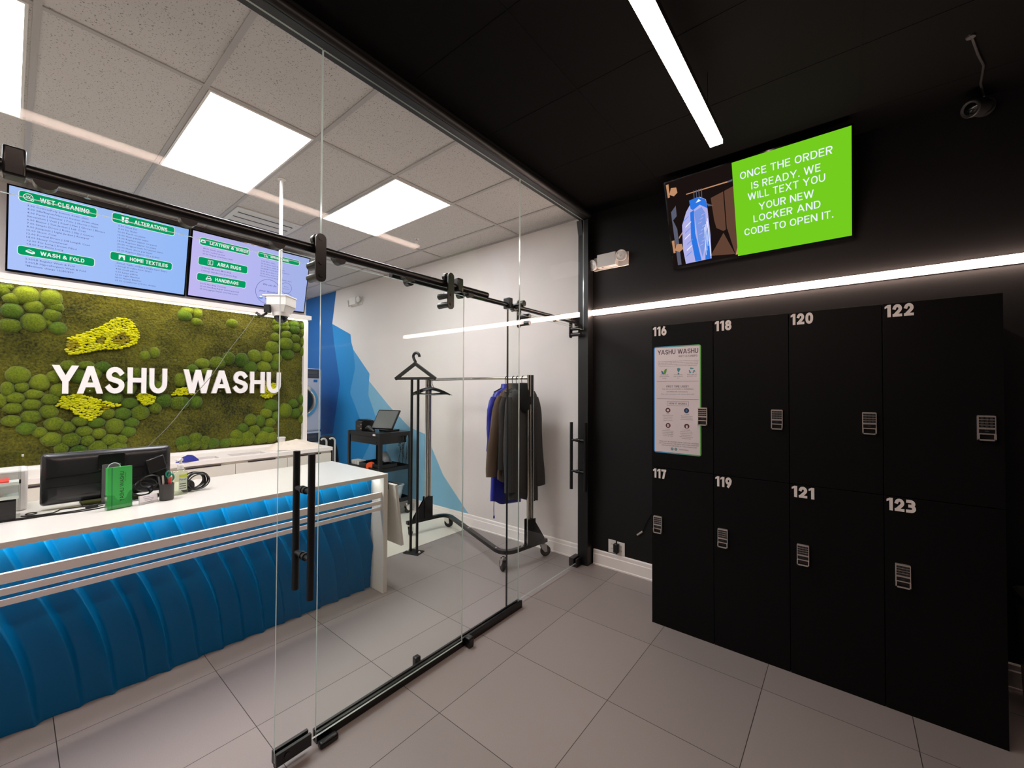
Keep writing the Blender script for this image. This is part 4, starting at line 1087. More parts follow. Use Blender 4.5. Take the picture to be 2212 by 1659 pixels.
MOUNDS = [(-44,2423,39,57),(-9,2467,27,27),(83,2422,76,80),(219,2426,69,83),(3,2343,50,47),(124,2294,60,59),(246,2314,51,44),(8,2244,63,65),(225,2238,57,57),(125,2164,74,81),(0,2122,63,57),(260,2132,56,56),(208,2170,22,33),(833,1932,42,50),(904,1968,43,57),(325,1807,49,50),(438,1818,56,40),(545,1806,59,53),(46,1719,71,72),(165,1658,61,68),(68,1619,41,44),(134,1560,56,45),(244,1709,44,55),(-6,1602,40,62),(279,1593,57,62),(396,1719,63,63),(492,1745,49,58),(35,1529,54,47),(228,1515,55,52),(122,1474,55,48),(-37,1509,29,57),(23,1445,54,47),(120,1372,60,54),(219,1411,55,60),(18,1345,56,47),(97,1277,58,53),(171,1239,46,45),(250,1305,60,61),(329,1267,49,50),(237,1174,66,60),(354,1158,62,62),(406,1319,56,46),(511,1301,58,47),(431,1225,56,48),(525,1201,49,49),(630,1264,65,75),(745,1288,55,51),(723,1203,58,51),(452,1143,50,52),(602,1135,60,53),(680,1134,40,46),(518,1079,66,58),(298,1091,49,50),(398,1063,56,48),(650,1065,66,50),(310,1033,53,28),(613,1522,69,62),(729,1472,65,55),(803,1383,70,77),(979,1492,70,67),(916,1423,53,57),(581,1380,51,50),(681,1376,62,58),(1096,1470,73,72),(1114,1700,57,73),(981,1717,39,51),(770,1754,45,55),(650,1720,70,60),(461,1640,65,70),(727,1618,54,68),(865,1670,57,76),(943,1620,59,64),(1159,2460,60,44),(1137,2375,64,60),(1245,2409,46,56),(1237,2317,52,42),(1560,2347,58,48),(2014,2436,43,46),(2103,2448,51,54),(2220,2450,66,55),(2334,2445,66,60),(2022,2350,47,51),(2116,2362,51,40),(2221,2354,66,62),(2336,2325,62,63),(2130,2274,64,54),(2005,2234,52,60),(2229,2243,60,55),(2125,2165,90,82),(2337,2212,62,63),(1975,2105,80,80),(2243,2134,60,58),(2332,2085,54,63),(2146,2037,78,61),(2026,1981,56,67),(1295,1882,68,56),(1430,1895,76,67),(1533,1950,64,74),(1658,1939,72,78),(1787,1992,70,78),(1910,1994,70,72),(1743,1861,74,70),(1882,1874,77,66),(2003,1900,56,60),(1210,1813,56,52),(1326,1794,59,47),(1131,1470,60,69),(1243,1474,57,68),(1972,1420,80,73),(2129,1355,77,88),(2219,1435,59,62),(2319,1481,61,63),(2327,1362,65,56),(2247,1316,63,62),(2328,1243,68,63),(1918,1330,66,63),(1756,1259,62,70),(1854,1241,53,72),(1962,1215,61,55),(2023,1285,50,66),(1679,1169,55,53),(1792,1142,64,58),(1939,1131,66,46),(1619,1098,63,62),(1725,1045,79,83),(1886,1057,77,72),(1971,984,73,66),(1840,970,58,45),(1243,1099,62,52),(1141,1068,64,57),(1321,1057,53,53),(1147,976,55,51),(1240,983,57,58),(1396,990,60,54),(1317,963,39,47),(1509,991,57,49),(1621,979,87,56)]
YEL = [[(321,2049),(383,2084),(503,2161),(637,2274),(708,2266),(759,2211),(788,2115),(752,2037),(650,1980),(531,1970),(417,1926),(331,1909),(312,1941)],[(262,1460),(299,1537),(391,1564),(479,1524),(571,1487),(666,1455),(589,1433),(539,1382),(466,1327),(385,1377),(354,1423)],[(778,1551),(828,1569),(910,1531),(901,1481),(849,1444),(788,1495)],[(1034,1549),(1084,1608),(1147,1622),(1212,1582),(1234,1562),(1148,1549)],[(1854,1716),(1938,1685),(2036,1673),(2044,1593),(1977,1526),(1904,1501),(1851,1540)]]
def mound(mb, y, z, ry, rz, m=0):
    dx = 0.030 + 0.45 * min(ry, rz)
    sd = random.random() * 50
    vs = []; seg, rg = 20, 9
    for j in range(rg + 1):
        t = PI / 2 * j / rg
        for i in range(seg):
            a = 2 * PI * i / seg
            k = 1 + 0.10 * noise.noise(Vector((math.cos(a) * 1.6 + sd, math.sin(a) * 1.6, math.sin(t)))) 
            s_ = math.cos(t) ** 0.8
            e = 0.0035 * noise.noise(Vector((sd + 14 * math.cos(a) * s_, 14 * math.sin(a) * s_, j)))
            vs.append((XM + 0.012 + (dx + e) * math.sin(t), y + ry * k * s_ * math.cos(a) * 1.04, z + rz * k * s_ * math.sin(a) * 1.04))
    fs = [(j * seg + i, j * seg + (i + 1) % seg, (j + 1) * seg + (i + 1) % seg, (j + 1) * seg + i) for j in range(rg) for i in range(seg)]
    mb.add(vs, fs, m)
ms = sorted([(a / 1000, b / 1000, c / 1000, d / 1000) for a, b, c, d in MOUNDS], key=lambda q: -q[2] * q[3])
ms = [(y, min(z, 2.466 - d), min(c, 2.322 - y) if y < 2.3 else c * 0.7, d) if z < 2.5 else (y, z, c, d) for y, z, c, d in ms]
ms = [(a, max(b_, 0.966 + d * 1.1), c, d) for a, b_, c, d in ms]
for i, q in enumerate(ms[:100]):
    b = MB(); mound(b, *q)
    b.build('moss_mound', 'mound' if random.random() < 0.6 else 'mound2', mw)
b = MB()
for q in ms[100:]: mound(b, *q)
o = b.build('small_moss_mounds', 'mound', mw); o['kind'] = 'stuff'
def inside(y, z, P):
    c = False
    for i in range(len(P)):
        (a, b_), (d, e) = P[i], P[i - 1]
        if (b_ > z) != (e > z) and y < (d - a) * (z - b_) / (e - b_) + a: c = not c
    return c
BR = [(0.345, 1.985, 0.045), (0.525, 2.05, 0.035), (0.665, 2.075, 0.06), (0.56, 1.43, 0.03)]
for P in YEL:
    P = [(a / 1000, b / 1000) for a, b in P]
    b = MB()
    ya, yb = min(q[0] for q in P), max(q[0] for q in P); za, zb = min(q[1] for q in P), max(q[1] for q in P)
    pts = []
    for _ in range(9000):
        y, z = random.uniform(ya, yb), random.uniform(za, zb)
        if inside(y, z, P) and all((y - a) ** 2 + (z - c) ** 2 > 0.0145 ** 2 for a, c in pts): pts.append((y, z))
    for y, z in pts:
        r = random.uniform(0.010, 0.015)
        br = any((y - a) ** 2 + (z - c) ** 2 < d * d for a, c, d in BR)
        b.ell((XM + (0.045 if not br else 0.036) + random.uniform(0, 0.012), y, z), (r * 1.1, r * 1.15, r * 0.85), 8, 5, 1 if br else 0)
        b.cyl((XM + 0.01, y, z), (XM + 0.045, y, z), r * 0.5, 5, 0, cap=False)
    b.build('yellow_moss_patch', ['reindeer', 'moss_brown'], mw)

# raised letters
sg = thing('wall_letters', 'raised white capital letters spelling the shop name across the moss wall', 'sign', (-5.235, 1.13, 1.56))
for word, a, b_ in (('YASHU', 0.228, 0.992), ('WASHU', 1.122, 2.048)):
    T_ = 0.195
    lay = []; x = 0.0
    for i, ch in enumerate(word):
        g_, w = glyph(ch, T_)
        if i: x += 0.115 + {'YA': -0.17, 'WA': -0.14, 'AS': -0.05}.get(word[i - 1:i + 1], 0)
        lay.append((ch, x, g_, w)); x += w
    k = (b_ - a) / x
    for ch, x0, g_, w in lay:
        m = MB()
        for iq, q in enumerate(g_): m.prism([((x0 + u) * k, v * 0.246) for u, v in q], (-5.250, a, 1.565), Y3, Z3, X3, 0.026 + 0.00015 * iq)
        for u, v in ((w * 0.5, 0.1), (w * 0.5, 0.5)) if ch in 'YAS' else ((0.1, 0.1), (0.1, 0.9)) if ch == 'H' else ((w * 0.5, 0.1), (0.1, 0.9)):
            m.cyl((XM + 0.02, a + (x0 + u) * k, 1.565 + v * 0.246), (-5.2505, a + (x0 + u) * k, 1.565 + v * 0.246), 0.004, 6)
        m.build('letter', 'letter', sg, smooth=False)

# ------------------------------------------------------------------ back cabinet under the moss wall
bc = thing('back_cabinet', 'long low white cabinet with sorting slots in its top, under the moss wall', 'cabinet', (-5.0, 0.6, 0))
CB, CF, CT = XM + 0.002, -4.70, 0.935
SL = [(-0.95, -0.62), (-0.33, 0.05), (0.42, 0.74), (1.00, 1.325), (1.43, 1.74), (1.86, 2.17)]
m = MB()
xs0, xs1 = -4.955, -4.79
m.box(CB, xs0, -1.6, 2.425, CT - 0.04, CT).box(xs1, CF, -1.6, 2.425, CT - 0.04, CT)
ed = -1.6
for a, b_ in SL + [(2.425, 2.425)]:
    if a > ed: m.box(xs0, xs1, ed, a, CT - 0.04, CT)
    ed = b_
m.box(CB, CB + 0.06, -1.6, 2.372, CT, CT + 0.028)
m.build('worktop', 'trim_white', bc, smooth=False)
m = MB()
m.box(xs0 - 0.01, xs1 + 0.01, -1.55, 2.3, CT - 0.16, CT - 0.15)
m.build('slot_liner', 'recess', bc, smooth=False)
m = MB()
m.box(CB, CF - 0.022, -1.6, 2.41, 0.08, CT - 0.165).box(CB, CF - 0.05, -1.6, 2.41, 0, 0.08)
m.box(CB, xs0 - 0.011, -1.6, 2.41, CT - 0.165, CT - 0.041).box(xs1 + 0.011, CF - 0.022, -1.6, 2.41, CT - 0.165, CT - 0.041)
m.build('carcass', 'cab', bc, smooth=False)
for i in range(7):
    a = 1.432 - 0.49 * (i - 1)
    if i == 0: a, b_ = 1.925, 2.408
    elif i == 1: a, b_ = 1.435, 1.921
    else:
        b_ = 1.431 - 0.49 * (i - 2); a = b_ - 0.486
    f = MB().box(CF - 0.021, CF - 0.002, a, b_, 0.085, CT - 0.068)
    dr = f.build('door', 'cab', bc, smooth=False, bev=0.0015)
    MB().box(CF - 0.012, CF - 0.0008, a + 0.09 + 0.02 * (i % 2), b_ - 0.12, CT - 0.067, CT - 0.056).build('handle_recess', 'recess', dr, smooth=False)

# ------------------------------------------------------------------ front counter
ct = thing('service_counter', 'white service counter with blue wave front and three white rails', 'counter', (-3.28, 0.6, 0))
MB().box(-3.74, -2.84, -1.8, 1.925, 0.912, 0.94).build('worktop', 'quartz', ct, smooth=False, bev=0.002)
MB().box(-3.74, -2.842, 1.888, 1.925, 0, 0.912).build('end_panel', 'quartz', ct, smooth=False, bev=0.002)
RID = [-2.25 + 0.127 * k + 0.02 * math.sin(k * 2.3) for k in range(17)] + [-0.06, 0.089, 0.212, 0.34, 0.443, 0.573, 0.7, 0.812, 0.929, 1.061, 1.166, 1.305, 1.443, 1.539, 1.66, 1.78, 1.91, 2.04, 2.16, 2.29]
RID = sorted(RID)
# grid columns follow the slanting folds: each fold drops steeply on its right and rises gently to the next crest
def lean(z): return 0.29 * (0.6 - z) + 0.03 * math.sin((z - 0.1) * 5.5) * (1 if z < 0.6 else 0.6)
QS = []
for i in range(len(RID) - 1):
    for t in (0.0, 0.02, 0.045, 0.075, 0.105, 0.14, 0.175, 0.21, 0.245, 0.29, 0.36, 0.44, 0.52, 0.60, 0.68, 0.76, 0.83, 0.89, 0.94, 0.975):
        w_ = 0.245
        s_ = (0.5 + 0.5 * math.cos(PI * t / w_)) ** 1.2 if t < w_ else ((t - w_) / (1 - w_)) ** 2.4
        b0 = 1.0 if i % 2 else 0.72; b1 = 0.72 if i % 2 else 1.0
        QS.append((RID[i] + (RID[i + 1] - RID[i]) * t, s_ * (b0 + (b1 - b0) * t)))
nz = 72
vs = []
for j in range(nz + 1):
    z = 0.002 + 0.909 * j / nz
    env = (0.35 + 0.65 * min(1, abs(z - 0.66) / 0.22)) * (0.45 + 0.55 * min(1.0, z / 0.35))
    for q, s_ in QS:
        vs.append((-3.022 + 0.052 * env * s_, max(-1.75, min(1.887, q + lean(z))), z))
ny = len(QS) - 1
fs = [(j * (ny + 1) + i, j * (ny + 1) + i + 1, (j + 1) * (ny + 1) + i + 1, (j + 1) * (ny + 1) + i) for j in range(nz) for i in range(ny)]
fs = [f for f in fs if not (all(vs[k][1] <= -1.7499 for k in f) or all(vs[k][1] >= 1.8869 for k in f))]
o = MB().add(vs, fs).build('wave_front', 'blue_panel', ct)
o.data.polygons.foreach_set('use_smooth', [True] * len(o.data.polygons))
MB().box(-3.10, -3.035, -1.75, 1.887, 0.0, 0.911).build('front_core', 'cab', ct, smooth=False)
for k, (z0, z1) in enumerate(((0.750, 0.795), (0.699, 0.726), (0.653, 0.677))):
    m = MB().box(-2.890, -2.868, -1.8, 1.8875, z0, z1)
    m.build('rail', 'trim_white', ct, smooth=False, bev=0.001)
MB().box(-2.955, -2.938, -1.8, 1.86, 0.903, 0.9115).build('under_light', 'ucled', ct, smooth=False)
MB().obox((-3.45, 1.963, 0.845), (0.65, 0, 0), (0, 0.065, -0.50), (0, 0.024, 0.004)).build('drop_leaf', 'quartz', ct, smooth=False, bev=0.002)
for x in (-3.35, -2.95): MB().box(x, x + 0.06, 1.9255, 1.966, 0.80, 0.86).build('hinge', 'grey_plast', ct, smooth=False)
MB().box(-3.74, -3.70, -1.8, 1.887, 0.0, 0.911).build('back_panel', 'cab', ct, smooth=False)

# ------------------------------------------------------------------ things on the counter
ZT = 0.94
# monitor seen from behind
mo = thing('computer_monitor', 'large glossy black monitor seen from behind on the counter', 'monitor', (-3.41, 0.40, ZT))
Ro = Vector((0.02, 1, 0.0)).normalized(); Uo = Vector((-0.05, 0.0, 1)).normalized(); No = Ro.cross(Uo).normalized()
O = Vector((-3.40, 0.115, ZT + 0.024))
m = MB()
wd, hh = 0.555, 0.285
rings = []
for d, ins in ((-0.032, 0.0), (-0.012, 0.0), (0.006, 0.008), (0.018, 0.03), (0.024, 0.06)):
    rings.append([O + Ro * a + Uo * b_ + No * d for a, b_ in rrect(ins, wd - ins, ins * 0.8, hh - ins * 0.8, max(0.004, 0.018 - ins * 0.1))])
m.loft(rings)
m.build('shell', 'monitor', mo)
m = MB().prism([(0.02, hh * 0.52), (wd - 0.02, hh * 0.60), (wd - 0.02, hh * 0.615), (0.02, hh * 0.535)], O + No * 0.0245, Ro, Uo, No, 0.0012)
m.prism([(0.02, hh * 0.34), (wd - 0.1, hh * 0.36), (wd - 0.1, hh * 0.366), (0.02, hh * 0.348)], O + No * 0.0245, Ro, Uo, No, 0.001)
m.build('back_groove', 'black_satin', mo, smooth=False)
m = MB()
m.prism(rrect(0.22, 0.335, 0.17, 0.262, 0.01), O + No * 0.022, Ro, Uo, No, 0.022)
m.build('mount_plate', 'black_satin', mo, smooth=False, bev=0.004)
m = MB()
m.prism(rrect(0.235, 0.315, -0.022, 0.2, 0.004), O + No * 0.030, Ro, Uo, No, 0.022)
m.prism(rrect(0.265, 0.287, 0.045, 0.075, 0.003), O + No * 0.052, Ro, Uo, No, 0.001)
m.build('stand_neck', 'grey_plast', mo, smooth=False, bev=0.002)
MB().box(-3.52, -3.335, 0.27, 0.52, ZT, ZT + 0.010).build('stand_base', 'black_satin', mo, bev=0.004)
tab = thing('card_reader', 'small black card reader with curly cable standing behind the monitor', 'card reader', (-3.325, 0.60, ZT))
MB().obox((-3.35, 0.555, ZT + 0.135), (0.0, 0.085, 0.03), (-0.02, -0.018, 0.085), (0.03, 0.0, 0.008)).build('screen', 'black_satin', tab, bev=0.006)
MB().obox((-3.345, 0.59, ZT + 0.09), (0.0, 0.05, 0.01), (0, -0.01, 0.07), (0.02, 0, 0.004)).cyl((-3.335, 0.615, ZT), (-3.335, 0.610, ZT + 0.12), 0.012, 12).cyl((-3.335, 0.615, ZT), (-3.335, 0.615, ZT + 0.012), 0.032, 20).build('holder', 'black_satin', tab)
m = MB()
for k in range(4):
    pts = [(-3.30 + 0.018 * math.cos(a * 1.0 + k), 0.50 + 0.018 * k + 0.05 * math.cos(a), ZT + 0.045 + 0.02 * k + 0.035 * math.sin(a)) for a in [2 * PI * i / 22 for i in range(22)]]
    m.tube(pts, 0.0042, 6, closed=True)
m.tube([(-3.31, 0.48 + 0.02 * i, ZT + 0.0055 + 0.006 * (i % 2)) for i in range(8)], 0.005, 6)
m.build('cable', 'black_satin', tab)

# booklet holder
bh = thing('booklet_holder', 'clear acrylic holder of green booklets at the counter edge', 'brochure holder', (-3.16, 0.40, ZT))
a0 = math.radians(-10)
Rb = Vector((-0.16, 1, 0)).normalized(); Ub = Vector((-0.07, 0, 1)).normalized(); Nb = Rb.cross(Ub).normalized()
Ob = Vector((-3.135, 0.348, ZT + 0.004))
MB().obox(Ob + Rb * 0.003 - Nb * 0.034, Rb * 0.104, Ub * 0.228, Nb * 0.030).build('booklets', 'green_card', bh, smooth=False)
MB().prism([(0.016, 0.001), (0.021, 0.001), (0.021, 0.226), (0.016, 0.226)], Ob + Rb * 0.003 - Nb * 0.004, Rb, Ub, Nb, 0.0004).build('fold', 'green_dark', bh, smooth=False)
m = MB()
txt(m, 'YASHU WASHU', Ob + Rb * 0.072 + Ub * 0.036 - Nb * 0.0036, Ub, -Rb, Nb, 0.018, width=0.165, bold=0.004)
txt(m, 'WET CLEANERS', Ob + Rb * 0.080 + Ub * 0.145 - Nb * 0.0036, Ub, -Rb, Nb, 0.004, width=0.05)
m.build('cover_print', 'ink', bh, smooth=False)
m = MB()
m.obox(Ob - Nb * 0.037, Rb * 0.110, Ub * 0.08, -Nb * 0.002)
m.prism([(0, 0), (0.110, 0), (0.110, 0.092), (0.097, 0.090), (0.088, 0.078), (0.082, 0.056), (0.070, 0.046), (0.045, 0.046), (0.035, 0.060), (0.030, 0.074), (0.0, 0.080)], Ob - Nb * 0.0015, Rb, Ub, Nb, 0.002)
m.obox(Ob - Nb * 0.037, Rb * 0.002, Ub * 0.08, Nb * 0.035).obox(Ob + Rb * 0.108 - Nb * 0.037, Rb * 0.002, Ub * 0.085, Nb * 0.035)
m.obox(Ob - Nb * 0.037 - Ub * 0.004, Rb * 0.110, Ub * 0.003, Nb * 0.038)
m.build('acrylic', 'acrylic', bh, smooth=False)
m = MB().tube([Ob - Nb * 0.02 + Rb * (0.034 + 0.026 * math.cos(a)) + Ub * (0.226 + 0.026 * math.sin(a)) for a in [PI * i / 14 for i in range(15)]], 0.0022, 6)
m.build('wire_ring', 'bin_clear', bh)
# business card holder
ch = thing('card_holder', 'white business card holder left of the pen cup', 'card holder', (-3.16, 0.53, ZT))
Oc = Vector((-3.143, 0.487, ZT + 0.001)); Rc = Vector((-0.30, 1, 0)).normalized(); Uc = Vector((-0.25, -0.05, 1)).normalized(); Nc = Rc.cross(Uc).normalized()
MB().obox(Oc - Nc * 0.016, Rc * 0.088, Uc * 0.052, Nc * 0.014).build('cards', 'paper', ch, smooth=False, bev=0.002)
m = MB()
for i, (a, b_) in enumerate(((0.020, 0.068), (0.024, 0.064), (0.034, 0.056))):
    m.prism([(a, 0.030 - 0.009 * i), (b_, 0.030 - 0.009 * i), (b_, 0.032 - 0.009 * i), (a, 0.032 - 0.009 * i)], Oc - Nc * 0.002, Rc, Uc, Nc, 0.0004)
m.tube([Oc - Nc * 0.0015 + Rc * (0.016 + 0.004 * i) + Uc * (0.040 + 0.005 * math.sin(PI * i / 8)) for i in range(9)], 0.0008, 4)
m.build('print', 'wtext', ch, smooth=False)
m = MB().obox(Oc - Nc * 0.019, Rc * 0.092, Uc * 0.022, -Nc * 0.002).obox(Oc - Nc * 0.001, Rc * 0.092, Uc * 0.014, Nc * 0.0015)
m.build('acrylic', 'acrylic', ch, smooth=False)
# pen cup
pc = thing('pen_cup', 'dark grey pen cup beside the sanitizer bottle', 'pen cup', (-3.185, 0.612, ZT))
MB().lathe((-3.185, 0.612, ZT), [(0.031, 0), (0.034, 0.004), (0.035, 0.098), (0.033, 0.0985), (0.032, 0.01), (0.001, 0.01)], seg=28).build('cup', 'cup_black', pc)
pens = [((-3.19, 0.592), (-3.20, 0.575, 0.142), 0.0042, 'grey_plast', 'silver pen at the left of the pen cup', 'pen'), ((-3.178, 0.600), (-3.175, 0.590, 0.150), 0.0048, 'nickel', 'shiny silver pen standing in the middle of the pen cup', 'pen'),
        ((-3.175, 0.622), (-3.165, 0.624, 0.138), 0.0080, 'red', 'red marker standing in the pen cup', 'marker')]
for a, b_, r, k, lb, c in pens:
    m = MB().cyl((a[0], a[1], ZT + 0.012), (b_[0], b_[1], ZT + b_[2]), r, 10)
    tag(m.build({'pen': 'pen', 'marker': 'marker'}[c], k), lb, c, 'pens in the pen cup')
sc = thing('scissors', 'green handled scissors standing in the pen cup', 'scissors', (-3.20, 0.63, ZT + 0.012))
m = MB()
m.tube([(-3.200 + 0.004 * math.cos(a), 0.634 + 0.013 * math.cos(a), ZT + 0.130 + 0.020 * math.sin(a)) for a in [2 * PI * i / 16 for i in range(16)]], 0.0042, 8, closed=True)
m.tube([(-3.205 + 0.004 * math.cos(a), 0.622 + 0.010 * math.cos(a), ZT + 0.150 + 0.018 * math.sin(a)) for a in [2 * PI * i / 16 for i in range(16)]], 0.0040, 8, closed=True)
m.build('grip', 'teal', sc)
MB().cyl((-3.20, 0.628, ZT + 0.012), (-3.202, 0.629, ZT + 0.118), 0.005, 6).build('blade', 'nickel', sc)
# hand sanitizer
hs = thing('sanitizer_bottle', 'clear pump bottle of hand sanitizer behind the pen cup', 'sanitizer bottle', (-3.285, 0.697, ZT))
def oval(cx, cy, rx, ry, z, n=28, p=2.6):
    out = []
    for i in range(n):
        a = 2 * PI * i / n; c, s_ = math.cos(a), math.sin(a)
        out.append((cx + rx * math.copysign(abs(c) ** (2 / p), c), cy + ry * math.copysign(abs(s_) ** (2 / p), s_), z))
    return out
m = MB().loft([oval(-3.285, 0.697, rx, ry, ZT + z) for rx, ry, z in ((0.022, 0.036, 0), (0.025, 0.040, 0.006), (0.025, 0.040, 0.125), (0.022, 0.036, 0.140), (0.012, 0.016, 0.152), (0.012, 0.014, 0.160))])
m.build('bottle', 'gel', hs)
m = MB().lathe((-3.285, 0.697, ZT + 0.160), [(0.017, 0), (0.017, 0.026), (0.014, 0.03), (0.008, 0.032), (0.008, 0.052), (0.013, 0.053), (0.013, 0.066), (0.006, 0.068)], seg=20)
m.cyl((-3.285, 0.697, ZT + 0.221), (-3.245, 0.670, ZT + 0.218), 0.0055, 10)
m.build('pump', 'white_plast', hs)
m = MB().box(-3.2600, -3.2592, 0.684, 0.726, ZT + 0.030, ZT + 0.112, 0).box(-3.2592, -3.2588, 0.684, 0.726, ZT + 0.112, ZT + 0.128, 1)
for k in range(3): m.box(-3.2592, -3.2588, 0.688, 0.722, ZT + 0.040 + 0.014 * k, ZT + 0.044 + 0.014 * k, 2)
txt(m, 'Purell', (-3.2588, 0.688, ZT + 0.092), Y3, Z3, X3, 0.012, 3, width=0.034, bold=0.01)
m.build('label_sticker', ['gel_label', 'lime', 'dark_grey', 'violet'], hs, smooth=False)
# coil of cable
cc = MB()
for k in range(7):
    cx, cz, r = -3.37 + 0.012 * k, ZT + 0.062 + 0.004 * (k % 3), 0.054 - 0.002 * (k % 4)
    cc.tube([(cx + 0.012 * math.sin(a * 1 + k), 0.775 + 0.004 * k + (r + 0.008) * math.cos(a), cz + r * math.sin(a)) for a in [2 * PI * i / 26 for i in range(26)]], 0.0042, 6, closed=True)
tag(cc.build('cable_coil', 'black_satin'), 'coiled black cable standing on the counter right of the sanitizer bottle', 'cable coil')
tag(MB().lathe((-3.33, 0.742, ZT + 0.040), [(0.001, -0.014), (0.036, -0.014), (0.040, -0.008), (0.040, 0.008), (0.036, 0.014), (0.001, 0.014)], axis=(1, -0.2, 0), seg=26).build('tape_dispenser', 'black_satin'), 'round black tape dispenser in front of the coiled cable', 'tape dispenser')
# loose cables on the counter
m = MB()
for pts in ([(-3.24, -0.3, 0), (-3.262, 0.0, 0), (-3.25, 0.14, 0), (-3.225, 0.26, 0), (-3.235, 0.34, 0), (-3.30, 0.42, 0)], [(-3.36, -0.2, 0), (-3.30, -0.01, 0), (-3.275, 0.12, 0.0), (-3.262, 0.26, 0), (-3.31, 0.37, 0)], [(-3.335, 0.05, 0), (-3.30, 0.10, 0), (-3.30, 0.16, 0.0), (-3.36, 0.19, 0), (-3.34, 0.36, 0)]):
    sm = []
    for i in range(len(pts) - 1):
        for k in range(6):
            t_ = k / 6; a, b_ = Vector(pts[i]), Vector(pts[i + 1])
            q = a.lerp(b_, t_); sm.append((q.x + 0.006 * math.sin(PI * t_), q.y, ZT + 0.0032))
    m.tube(sm, 0.003, 6)
m.tube([(-3.365 + 0.022 * math.cos(a), 0.085 + 0.02 * math.sin(a), ZT + 0.0028) for a in [2 * PI * i / 18 for i in range(18)]], 0.0026, 6, closed=True)
tag(m.build('loose_cables', 'black_satin'), 'loose black cables lying along the counter in front of the monitor', 'cables')
tag(MB().box(-3.262, -3.232, 0.275, 0.325, ZT + 0.007, ZT + 0.027).build('power_adapter', 'black_satin', bev=0.004), 'small black power adapter among the loose cables', 'power adapter')
# acrylic stand at the left edge
ac = thing('acrylic_stand', 'clear acrylic display stand with shelves at the left edge of the counter', 'display stand', (-3.33, -0.10, ZT))
m = MB().box(-3.43, -3.258, 0.040, 0.046, ZT, ZT + 0.335).box(-3.43, -3.258, -0.30, -0.294, ZT, ZT + 0.335).box(-3.43, -3.426, -0.294, 0.040, ZT, ZT + 0.33)
m.build('side_panel', 'acrylic', ac, smooth=False)
for z in (0.110, 0.180):
    MB().box(-3.426, -3.262, -0.294, 0.040, ZT + z, ZT + z + 0.005).box(-3.2619, -3.258, -0.294, 0.040, ZT + z, ZT + z + 0.016).build('shelf', ['acr_edge'], ac, smooth=False)
MB().cyl((-3.27, 0.046, ZT + 0.325), (-3.27, 0.054, ZT + 0.325), 0.006, 12).build('fixing_knob', 'nickel', ac)
tag(MB().box(-3.40, -3.265, -0.29, 0.032, ZT, ZT + 0.10).box(-3.268, -3.2645, -0.1, 0.02, ZT + 0.03, ZT + 0.036).build('cash_box', 'dark_grey', bev=0.003), 'dark grey box under the shelves of the clear display stand', 'box')
m = MB().box(-3.40, -3.29, -0.28, -0.03, ZT + 0.115, ZT + 0.145)
for k in range(5): m.ell((-3.30 + 0.01 * (k % 2), -0.02 + 0.012 * k - 0.05, ZT + 0.131), (0.012, 0.013, 0.014), 10, 6)
tag(m.build('silver_trinkets', 'nickel'), 'pile of small silver trinkets on the lower shelf of the display stand', 'trinkets')
tag(MB().box(-3.40, -3.285, -0.28, 0.008, ZT + 0.185, ZT + 0.200).build('red_folder', 'red', bev=0.002), 'flat red folder on the upper shelf of the display stand', 'folder')
pr = thing('label_printer', 'white boxy label printer at the left edge, behind the display stand', 'printer', (-3.60, -0.05, ZT))
MB().box(-3.68, -3.50, -0.32, 0.075, ZT, ZT + 0.225).build('body', 'white_plast', pr, bev=0.012)
MB().box(-3.5, -3.499, -0.25, 0.05, ZT + 0.150, ZT + 0.172).build('paper_slot', 'dark_grey', pr, smooth=False)

# ------------------------------------------------------------------ things on the back cabinet
def cloth_pile(name, label, cx, cy, rx, ry, h, matn, seed, rot=0.0, cat='towel'):
    n, r = 48, 16
    vs = []
    for j in range(r + 1):
        f = j / r
        for i in range(n):
            a = 2 * PI * i / n
            e = 1 + 0.18 * noise.noise(Vector((math.cos(a) * 1.5 + seed, math.sin(a) * 1.5, 0)))
            x, y = rx * e * f * math.cos(a), ry * e * f * math.sin(a)
            z = h * (1 - f ** 2.2) * (0.72 + 0.75 * noise.noise(Vector((x * 14 + seed, y * 10, 2)))) + 0.012 * (1 - f ** 6) * (1 + noise.noise(Vector((x * 30, y * 16 + seed, 5)))) + 0.003
            if j == r: z = 0.001
            vs.append((cx + x * math.cos(rot) - y * math.sin(rot), cy + x * math.sin(rot) + y * math.cos(rot), CT + max(0.001, z)))
    fs = [(j * n + i, j * n + (i + 1) % n, (j + 1) * n + (i + 1) % n, (j + 1) * n + i) for j in range(r) for i in range(n)]
    fs.append(tuple(range(r * n, (r + 1) * n))[::-1])
    o = MB().add(vs, fs).build(name, matn)
    return tag(o, label, cat)
cloth_pile('towel', 'crumpled cream towel on the right end of the white back cabinet', -4.93, 2.09, 0.17, 0.30, 0.085, 'towel', 3.0, -0.15)
cloth_pile('cleaning_cloth', 'crumpled blue cloth on the white back cabinet, right of the monitor', -4.745, 1.06, 0.045, 0.085, 0.052, 'bluecloth', 8.0, 0.1, 'cloth')
cu = thing('paper_cup', 'white paper cup standing on the back cabinet behind the towel', 'cup', (-5.14, 2.03, CT))
MB().lathe((-5.14, 2.03, CT), [(0.030, 0), (0.042, 0.105), (0.040, 0.105), (0.029, 0.004), (0.001, 0.004)], seg=24).build('cup', 'paper', cu)
MB().lathe((-5.14, 2.03, CT + 0.105), [(0.045, -0.004), (0.045, 0.006), (0.040, 0.012), (0.001, 0.012)], seg=24).build('lid', 'white_plast', cu)

